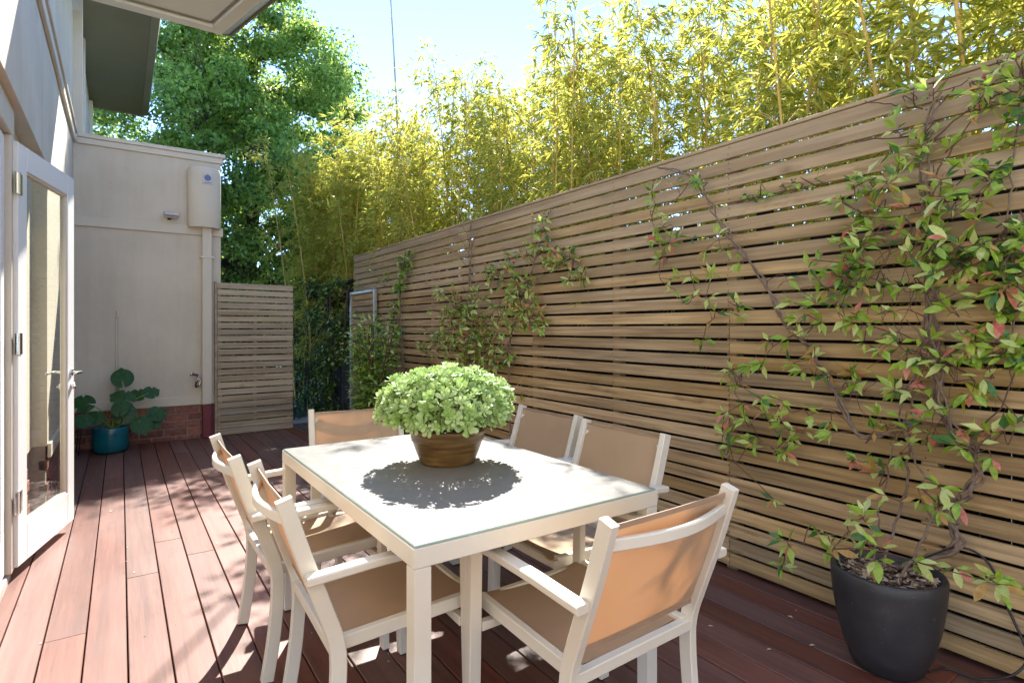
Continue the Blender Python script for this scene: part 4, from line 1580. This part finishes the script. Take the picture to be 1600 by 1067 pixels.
st_.build('stems', 'succulent_stem', suc, smooth=True)
P, D, N, L_, W_ = [], [], [], [], []
for _ in range(2600):
    zz, a, q = rng.uniform(-.4, 1), rng.uniform(0, 6.283), rng.uniform(.72, .97)
    rr = math.sqrt(1 - zz * zz)
    P.append(cen + Vector((rr * rx * math.cos(a) * q, rr * rx * math.sin(a) * q, zz * rz_ * q)))
    D.append(Vector((math.cos(a) * rr + rng.gauss(0, .6), math.sin(a) * rr + rng.gauss(0, .6), zz + rng.gauss(0, .5))))
    N.append(Vector((rng.gauss(0, .5), rng.gauss(0, .5), 1))); L_.append(rng.uniform(.02, .036)); W_.append(L_[-1] * .5)
link('inner_leaves', np_leaves('inner_leaves', ['succulent_leaf'], P, D, N, L_, W_), suc)['kind'] = 'stuff'

q = ground(813, 745, TZ)
b = MB()
b.add([(-.014, 0, .001), (0, -.008, .003), (.016, .002, .006), (0, .009, .004)], [(0, 1, 2, 3)])
b.tube([(.015, .002, .006), (.026, .006, .003)], .0007, 4)
o = b.build('dry_leaf', 'litter_pale')
o.location = q
tag(o, 'tiny dry leaf lying on the table top right of the bowl', 'leaf')
q = ground(527, 962, .41)
b = MB()
b.tube([(-.012, 0, .0), (.012, .004, .002)], .0016, 4)
o = b.build('dry_twig', 'mulch_pale')
o.location = (q.x, q.y, .4075)
tag(o, 'short pale twig lying on the seat of the nearer left chair', 'twig')

# ------------------------------------------------------------------ monstera in teal pot
tp = Vector((-0.085, 7.28, 0))
mp_ = empty('teal_pot', tp)
tag(mp_, 'glossy teal ceramic pot on the deck against the annex wall', 'pot')
b = MB()
b.lathe([(0.10, 0.0), (0.135, 0.004), (0.155, 0.03), (0.162, 0.08), (0.163, 0.20), (0.161, 0.262), (0.157, 0.268), (0.152, 0.262), (0.15, 0.23), (0.02, 0.225)], 44)
b.build('pot', 'teal_glaze', mp_, smooth=True)
b = MB(); b.lathe([(0.15, 0.232), (0.08, 0.238), (0.01, 0.24)], 24); b.build('soil', 'dark_soil', mp_, smooth=True)


def monstera_leaf(cuts):
    b = MB()
    outl = []
    n_ = 40
    for k in range(n_ + 1):
        t = k / n_
        a = -math.pi * 0.97 + t * 2 * math.pi * 0.97
        r_ = 0.5 * (1 - 0.16 * math.cos(a)) + (0.10 if abs(a) < .3 else 0) * (1 - abs(a) / .3)
        r_ *= 1.0 if abs(a) < 2.6 else 1.0
        if cuts and (abs(a - 1.5) < .09 or abs(a + 1.15) < .09):
            r_ *= .62
        outl.append((math.sin(a) * r_, .38 + math.cos(a) * r_ * 1.08))
    vs = [(0, .12, 0.0)]
    for (x_, y_) in outl:
        vs.append((x_, y_, -.22 * x_ * x_ - .18 * (y_ - .1) ** 2 + .05 * abs(x_)))
    fs = [(0, k + 2, k + 1) for k in range(n_)]
    mid = [(0, .38, -.01), (0, .65, -.05)]
    b.add(vs, fs)
    return b.mesh('leaf', 'monstera_leaf', smooth=False)


ml = [monstera_leaf(False), monstera_leaf(True)]
mon = empty('monstera', tp + Vector((0, 0, .236)))
tag(mon, 'monstera plant with large dark green leaves in the teal pot', 'plant')
rng = random.Random(81)
for (px, py, sz, yo, rot, tilt, kk) in ((191, 588, .27, 0.10, 5, 62, 0), (218, 615, .22, .12, -50, 45, 1), (189, 622, .27, -.02, 60, 60, 1), (238, 612, .20, .10, -70, 55, 1), (127, 630, .25, -.05, 80, 60, 1),
                                   (196, 644, .27, -.05, -20, 75, 0), (248, 645, .24, -.04, -75, 55, 1), (222, 665, .26, -.16, 200, 55, 0), (241, 660, .20, -.06, 230, 60, 1), (146, 652, .22, -.1, 60, 50, 1), (128, 658, .20, -.14, 110, 55, 0), (187, 640, .2, -.14, 170, 60, 0)):
    q = on_y(px, py, tp.y + yo) - mon.location
    o = bpy.data.objects.new('leaf', ml[kk])
    C.objects.link(o)
    o.parent = mon
    sz *= .78
    # leaf hangs: blade plane leans towards the viewer
    mat = Matrix.Translation(q) @ Matrix.Rotation(R(rng.uniform(-15, 15)), 4, 'Z') @ Matrix.Rotation(R(tilt), 4, 'X') @ Matrix.Rotation(R(rot), 4, 'Z') @ Matrix.Scale(sz, 4) @ Matrix.Translation((0, -.38, 0))
    o.matrix_local = mat
    att = mat @ Vector((0, .12, 0))
    b = MB()
    b.tube(smooth_path([(rng.gauss(0, .03), rng.gauss(0, .03), 0), (att.x * .4, att.y * .4, att.z * .6 + .03), tuple(att)], 5), .0045, 6)
    b.build('petiole', 'jasmine_green', mon, smooth=True)
b = MB()
for (x0, y0) in ((-.27, .02), (-.30, .22)):
    b.tube([(tp.x + x0, tp.y + y0, 0), (tp.x + x0 + .03, tp.y + y0, .36)], .006, 6)
b.tube([(tp.x - .24, tp.y + .02, .36), (tp.x - .27, tp.y + .22, .36)], .006, 6)
tag(b.build('plant_stand', 'black_plastic', smooth=True), 'thin black wire stand beside the teal pot against the wall', 'stand')

# ------------------------------------------------------------------ boundary fence and hedge beyond the screen
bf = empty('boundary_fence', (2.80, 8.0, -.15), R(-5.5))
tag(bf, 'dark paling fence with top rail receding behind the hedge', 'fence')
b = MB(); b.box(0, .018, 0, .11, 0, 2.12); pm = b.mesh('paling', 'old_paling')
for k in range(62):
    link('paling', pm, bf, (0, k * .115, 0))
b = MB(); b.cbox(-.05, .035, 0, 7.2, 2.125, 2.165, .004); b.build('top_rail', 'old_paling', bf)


def leaf_cloud(rng, n, cen, rad, size, asp, up=.6, dense=0.0, clumps=None):
    P, D, N, L_, W_ = [], [], [], [], []
    r_ = np.random.RandomState(rng.randint(0, 99999))
    if clumps is None:
        v_ = r_.normal(size=(n, 3))
        v_ /= np.linalg.norm(v_, axis=1, keepdims=True)
        q = r_.rand(n, 1) ** (1 / 3) if not dense else (dense + (1 - dense) * r_.rand(n, 1))
        P = np.array(cen) + v_ * q * np.array(rad)
        Nn = v_ + np.array([0, 0, up])
    else:
        idx = r_.randint(0, len(clumps), n)
        cc = np.array([c_[:3] for c_ in clumps])[idx]
        rr = np.array([c_[3] for c_ in clumps])[idx][:, None]
        v_ = r_.normal(size=(n, 3))
        v_ /= np.linalg.norm(v_, axis=1, keepdims=True)
        q = r_.rand(n, 1) ** 0.45
        P = cc + v_ * q * rr * np.array([1, 1, .62])
        Nn = v_ * .7 + np.array([0, 0, up])
    Nn = Nn + r_.normal(size=(n, 3)) * .45
    Dd = np.cross(Nn, r_.normal(size=(n, 3))) + np.array([0, 0, -.35])
    L_ = size * (.6 + .8 * r_.rand(n))
    return P, Dd, Nn, L_, L_ * asp


rng = random.Random(91)
hd = empty('hedge', (2.5, 9.2, -.15))
tag(hd, 'dark glossy hedge climbing the boundary fence beyond the deck', 'hedge')
cl = []
for _ in range(130):
    t = rng.uniform(0, 4.3)
    zc = rng.uniform(.0, 1.0) ** .8 * 2.15
    cl.append((2.68 + .096 * t - rng.uniform(.0, .28) - 2.5, 7.95 + t - 9.2, zc + .05, rng.uniform(.10, .24)))
P, D, N, L_, W_ = leaf_cloud(rng, 15000, None, None, .055, .5, clumps=cl)
mi = np.random.RandomState(3).choice([0, 1, 2], len(P), p=[.8, .13, .07])
link('foliage', np_leaves('foliage', ['hedge_leaf', 'jasmine_green', 'jasmine_pale'], P, D, N, L_, W_, mi), hd)
b = MB()
for k in range(14):
    y_ = -1.1 + k * .3
    b.tube(smooth_path([(.15, y_, 0), (.12, y_ + rng.gauss(0, .1), 1.0), (.1, y_ + rng.gauss(0, .2), 2.0)], 4), .012, 5)
b.build('stem', 'bark', hd, smooth=True)
gp = empty('ground_plant', (2.0, 8.85, -.15))
tag(gp, 'low blue green bushy plant beyond the deck edge by the screen', 'plant')
P, D, N, L_, W_ = leaf_cloud(rng, 900, (0, 0, .22), (.35, .35, .25), .07, .3)
link('foliage', np_leaves('foliage', ['blue_green_leaf'], P, D, N, L_, W_), gp)

# ------------------------------------------------------------------ trees
def tree(name, base, height, clumps, nleaf, lsize, mats, label, trunk_r, forks, seed, probs=None, group=None, asp=.75):
    rng = random.Random(seed)
    t = empty(name, base)
    tag(t, label, 'tree', group)
    b = MB()
    top = Vector((forks[0][0] * .3, forks[0][1] * .3, height * .32))
    b.tube(smooth_path([(0, 0, 0), (.05, .03, height * .15), tuple(top)], 5), [trunk_r * (1 - .35 * i / 10) for i in range(11)], 9)
    for (fx, fy, fz) in forks:
        m_ = (top + Vector((fx, fy, fz))) / 2 + Vector((rng.gauss(0, .15), rng.gauss(0, .15), rng.gauss(0, .15)))
        b.tube(smooth_path([tuple(top * .92), tuple(m_), (fx, fy, fz)], 5), [trunk_r * .55 * (1 - .75 * i / 10) for i in range(11)], 7)
    fk = []
    for f in forks:
        fv = Vector(f)
        for q in (.25, .4, .55, .7, .85, 1.0):
            fk.append(top.lerp(fv, q) + Vector((rng.gauss(0, .03), rng.gauss(0, .03), 0)))
        for q in range(3):
            e_ = fv + Vector((rng.gauss(0, .5), rng.gauss(0, .5), rng.uniform(-.2, .6)))
            st0 = top.lerp(fv, .45 + .18 * q)
            b.tube(smooth_path([tuple(st0), tuple((st0 + e_) / 2 + Vector((0, 0, -.12))), tuple(e_)], 3), [trunk_r * (.15 - .018 * i_) for i_ in range(7)], 5, cap=False)
            fk += [st0.lerp(e_, .5), e_]
    for (cx, cy, cz, cr) in clumps:
        c_ = Vector((cx, cy, cz))
        n_ = min(fk, key=lambda p: (p - c_).length + .3 * max(0, p.z - c_.z))
        m_ = (n_ + c_) / 2 + Vector((rng.gauss(0, .1), rng.gauss(0, .1), rng.gauss(-.05, .1)))
        b.tube([tuple(n_), tuple(m_), tuple(c_)], [trunk_r * .08, trunk_r * .055, .005], 5, cap=False)
    b.build('trunk', 'bark', t, smooth=True)
    P, D, N, L_, W_ = leaf_cloud(rng, nleaf, None, None, lsize, asp, clumps=clumps)
    mi = np.random.RandomState(seed).choice(len(mats), len(P), p=probs) if probs else None
    link('crown', np_leaves('crown', mats, P, D, N, L_, W_, mi), t)
    return t


rng = random.Random(101)
tb = Vector((2.25, 13.9, -.16))
cl = []
while len(cl) < 420:
    x, y, z = rng.uniform(-1, 1), rng.uniform(-1, 1), rng.uniform(-1, 1)
    q = math.sqrt(x * x + y * y + z * z)
    if q > 1 or q < .2:
        continue
    zz = 5.2 + z * 4.7
    ww = 3.15 * (1.0 if z < .2 else 1 - .25 * (z - .2))
    cl.append((x * ww, y * 2.6, zz, rng.uniform(.28, .62)))
for q_ in range(14):
    d_ = rng.uniform(12.2, 13.6)
    px_, py_ = rng.uniform(325, 400), rng.uniform(165, 240)
    u_ = (px_ - 800) / 880
    w_ = Vector((d_ * (u_ * math.cos(TH) + math.sin(TH)), d_ * (math.cos(TH) - u_ * math.sin(TH)), H + d_ * (513 - py_) / 880)) - tb
    cl.append((w_.x, w_.y, w_.z, .5))
forks = [(.8, .2, 6.2), (-.9, -.3, 5.8), (.1, .9, 7.0), (1.6, -.8, 4.4), (-1.6, .5, 4.2), (0, -1.2, 5.2), (.3, .1, 8.4)]
tree('maple_tree', tb, 8.5, cl, 150000, .083, ['maple_leaf', 'far_leaf'], 'tall dense bright green leafy tree behind the annex roof', .17, forks, 5, [.85, .15])
# smaller sprig tree to the left behind the annex
rng = random.Random(103)
cl = [(rng.uniform(-1.2, 1.0), rng.uniform(-.8, .8), rng.uniform(2.5, 5.4), rng.uniform(.2, .4)) for _ in range(50)]
tree('young_tree', Vector((-.2 + .75, 14.4, -.16)), 5, cl, 6500, .10, ['maple_leaf'], 'low leafy tree top showing just over the annex parapet', .07, [(-.5, 0, 3.6), (.5, .2, 4.2)], 6)
# darker trees farther off behind the bamboo
k = 0
for (px, d, w_, h_, lab) in ((600, 17, 2.0, 6.6, 'olive green tree top behind the bamboo near the tall leafy tree'),
                             (505, 16, 2.0, 6.6, 'shaded tree filling the gap between hedge and tall leafy tree')):
    rng = random.Random(110 + k)
    u = (px - 800) / 880
    bs = Vector((d * (u * math.cos(TH) + math.sin(TH)), d * (math.cos(TH) - u * math.sin(TH)), -.16))
    cl = []
    while len(cl) < 90:
        x, y, z = rng.uniform(-1, 1), rng.uniform(-1, 1), rng.uniform(-1, 1)
        if x * x + y * y + z * z > 1:
            continue
        cl.append((x * w_, y * w_, h_ * .55 + z * h_ * .45, rng.uniform(.3, .55)))
    tree('garden_tree', bs, h_, cl, 14000, .11, ['far_leaf', 'maple_leaf'], lab, .12, [(.5, .2, h_ * .6), (-.6, -.2, h_ * .55), (0, .3, h_ * .8)], 20 + k, [.7, .3])
    k += 1

for k, (px, d, w_, h_) in enumerate(((345, 12.2, 1.3, 2.6), (420, 13.5, 1.4, 3.0), (250, 17, 2.2, 3.2), (470, 19, 2.6, 4.2), (380, 20, 2.6, 4.2))):
    rng = random.Random(140 + k)
    u = (px - 800) / 880
    bs = Vector((d * (u * math.cos(TH) + math.sin(TH)), d * (math.cos(TH) - u * math.sin(TH)), -.16))
    cl = []
    while len(cl) < 60:
        x, y, z = rng.uniform(-1, 1), rng.uniform(-1, 1), rng.uniform(-1, 1)
        if x * x + y * y + z * z > 1:
            continue
        cl.append((x * w_, y * w_ * .7, h_ * .5 + z * h_ * .5, rng.uniform(.3, .5)))
    labs = ['rounded garden bush directly behind the slatted screen', 'garden bush between the screen and the hedge, beyond the bush behind the screen', 'far garden bush behind the annex', 'distant bush seen under the trees right of the trunk', 'distant bush behind the trunk of the tall leafy tree']
    tree('garden_bush', bs, h_, cl, 9000, .10, ['far_leaf', 'maple_leaf'], labs[k], .05, [(.4, .2, h_ * .6), (-.4, -.2, h_ * .55)], 40 + k, [.75, .25])

# ------------------------------------------------------------------ bamboo
def bamboo_variant(seed, height, lo, leaf_n, droop, mats, dry=False, bare_top=0.0):
    rng = random.Random(seed)
    b = MB()
    lean = Vector((rng.gauss(0, .10), rng.gauss(0, .10), 0))
    r0 = rng.uniform(.013, .023)
    nodes_ = []
    pth, rad = [], []
    z = 0
    while z < height:
        t = z / height
        p = Vector((lean.x * t * t * height * .5, lean.y * t * t * height * .5, z))
        rr = r0 * (1 - .75 * t)
        pth += [p, p + Vector((0, 0, .012)), p + Vector((0, 0, .022))]
        rad += [rr, rr * 1.28, rr * .98]
        nodes_.append((p, t))
        z += .24 + rng.uniform(-.03, .03)
    b.tube(pth, rad, 7)
    P, D, N, L_, W_ = [], [], [], [], []
    br = MB()
    for (p, t) in nodes_:
        if p.z < lo or t > 1 - bare_top:
            continue
        for _ in range(rng.randint(2, 4)):
            a = rng.uniform(0, 6.28)
            ln = rng.uniform(.25, .65) * (1.15 - .55 * t)
            hor = Vector((math.cos(a), math.sin(a), 0))
            m_ = p + hor * ln * .5 + Vector((0, 0, ln * .45))
            e_ = p + hor * ln + Vector((0, 0, ln * (.55 - droop)))
            bp = smooth_path([tuple(p), tuple(m_), tuple(e_)], 3)
            br.tube(bp, [.003, .0028, .0025, .002, .0018, .0015, .001], 4, cap=False)
            for _f in range(leaf_n):
                s_ = rng.uniform(.25, 1.05)
                q = bp[min(6, int(s_ * 6))] + Vector((rng.gauss(0, .05), rng.gauss(0, .05), rng.gauss(0, .05)))
                fd = (hor + Vector((rng.gauss(0, .6), rng.gauss(0, .6), rng.uniform(-.9, .35)))).normalized()
                for _l in range(rng.randint(3, 5)):
                    dd = fd + Vector((rng.gauss(0, .4), rng.gauss(0, .4), rng.gauss(-.12, .35)))
                    P.append(q); D.append(dd); N.append(Vector((rng.gauss(0, .5), rng.gauss(0, .5), 1)))
                    l_ = rng.uniform(.07, .14)
                    L_.append(l_); W_.append(l_ * rng.uniform(.11, .17))
    kc = b.mesh('culm', 'bamboo_dry' if dry else 'bamboo_culm', True)
    kb = br.mesh('branch', 'bamboo_culm', True)
    kf = np_leaves('foliage', mats, P, D, N, L_, W_, np.random.RandomState(seed).choice(len(mats), len(P), p=[.62, .38] if len(mats) == 2 else None), fold=.25)
    return kc, kb, kf


bm2 = ['bamboo_leaf', 'bamboo_leaf_olive']
variants = [bamboo_variant(s_, h_, lo_, 8, dr_, bm2) for (s_, h_, lo_, dr_) in
            ((1, 4.4, .8, .35), (2, 4.2, 1.0, .5), (3, 4.7, 1.2, .3), (4, 3.9, .7, .6), (5, 4.5, 1.2, .4), (6, 4.1, .8, .25), (7, 3.5, .7, .5))]
rng = random.Random(201)
cnt = 0
places = []
for i in range(185):
    Y_ = -1.0 + 11.4 * (i + rng.random()) / 185
    X_ = rng.uniform(3.15, 4.9) if Y_ < 7.6 else rng.uniform(2.95, 4.7)
    places.append((X_, Y_))
for i in range(14):
    places.append((rng.uniform(2.95, 3.4), rng.uniform(8.0, 10.6)))
for i in range(12):
    places.append((rng.uniform(2.55, 3.1), rng.uniform(9.6, 11.4)))
for (X_, Y_) in places:
    kc, kb, kf = rng.choice(variants)
    t = empty('bamboo', (X_, Y_, -.16), rng.uniform(0, 6.28))
    s_ = rng.uniform(.88, 1.06)
    if 5.2 < Y_ <= 7.3:
        s_ *= 1.06
    if Y_ > 7.3:
        s_ *= 1.04
    t.scale = (s_, s_, s_)
    t.rotation_euler = (rng.gauss(0, .03), rng.gauss(0, .03), rng.uniform(0, 6.28))
    lab = 'yellow green bamboo stalk in the dense clump behind the slat fence'
    if Y_ > 7.6:
        lab = 'arching bamboo stalk in the clump beyond the far end of the fence'
    tag(t, lab, 'bamboo', 'bamboo stalks behind the slat fence' if Y_ <= 7.6 else 'bamboo stalks beyond the fence end')
    link('culm', kc, t)
    link('branch', kb, t)
    link('foliage', kf, t)
for (px, py, X_, lab) in ((608, -40, 3.3, 'tall bare bamboo cane rising highest over the clump into the sky'),
                          (893, 30, 3.6, 'dark tipped bare bamboo cane leaning over the clump top, right of the highest')):
    t_ = on_x(px, py, X_)
    bpt = Vector((t_.x + .05, t_.y - .25, -.16))
    b = MB()
    pth, rad = [], []
    n_ = 20
    for i in range(n_ + 1):
        q = bpt.lerp(t_, i / n_) + Vector((.05, -.09, 0)) * math.sin(i / n_ * 3.14)
        rr = .028 * (1 - .70 * i / n_)
        pth += [q - bpt, q - bpt + Vector((0, 0, .02))]
        rad += [rr * 1.25, rr]
    b.tube(pth, rad, 7)
    o = b.build('bamboo_cane', 'bamboo_dry', smooth=True)
    o.location = bpt
    tag(o, lab, 'bamboo')
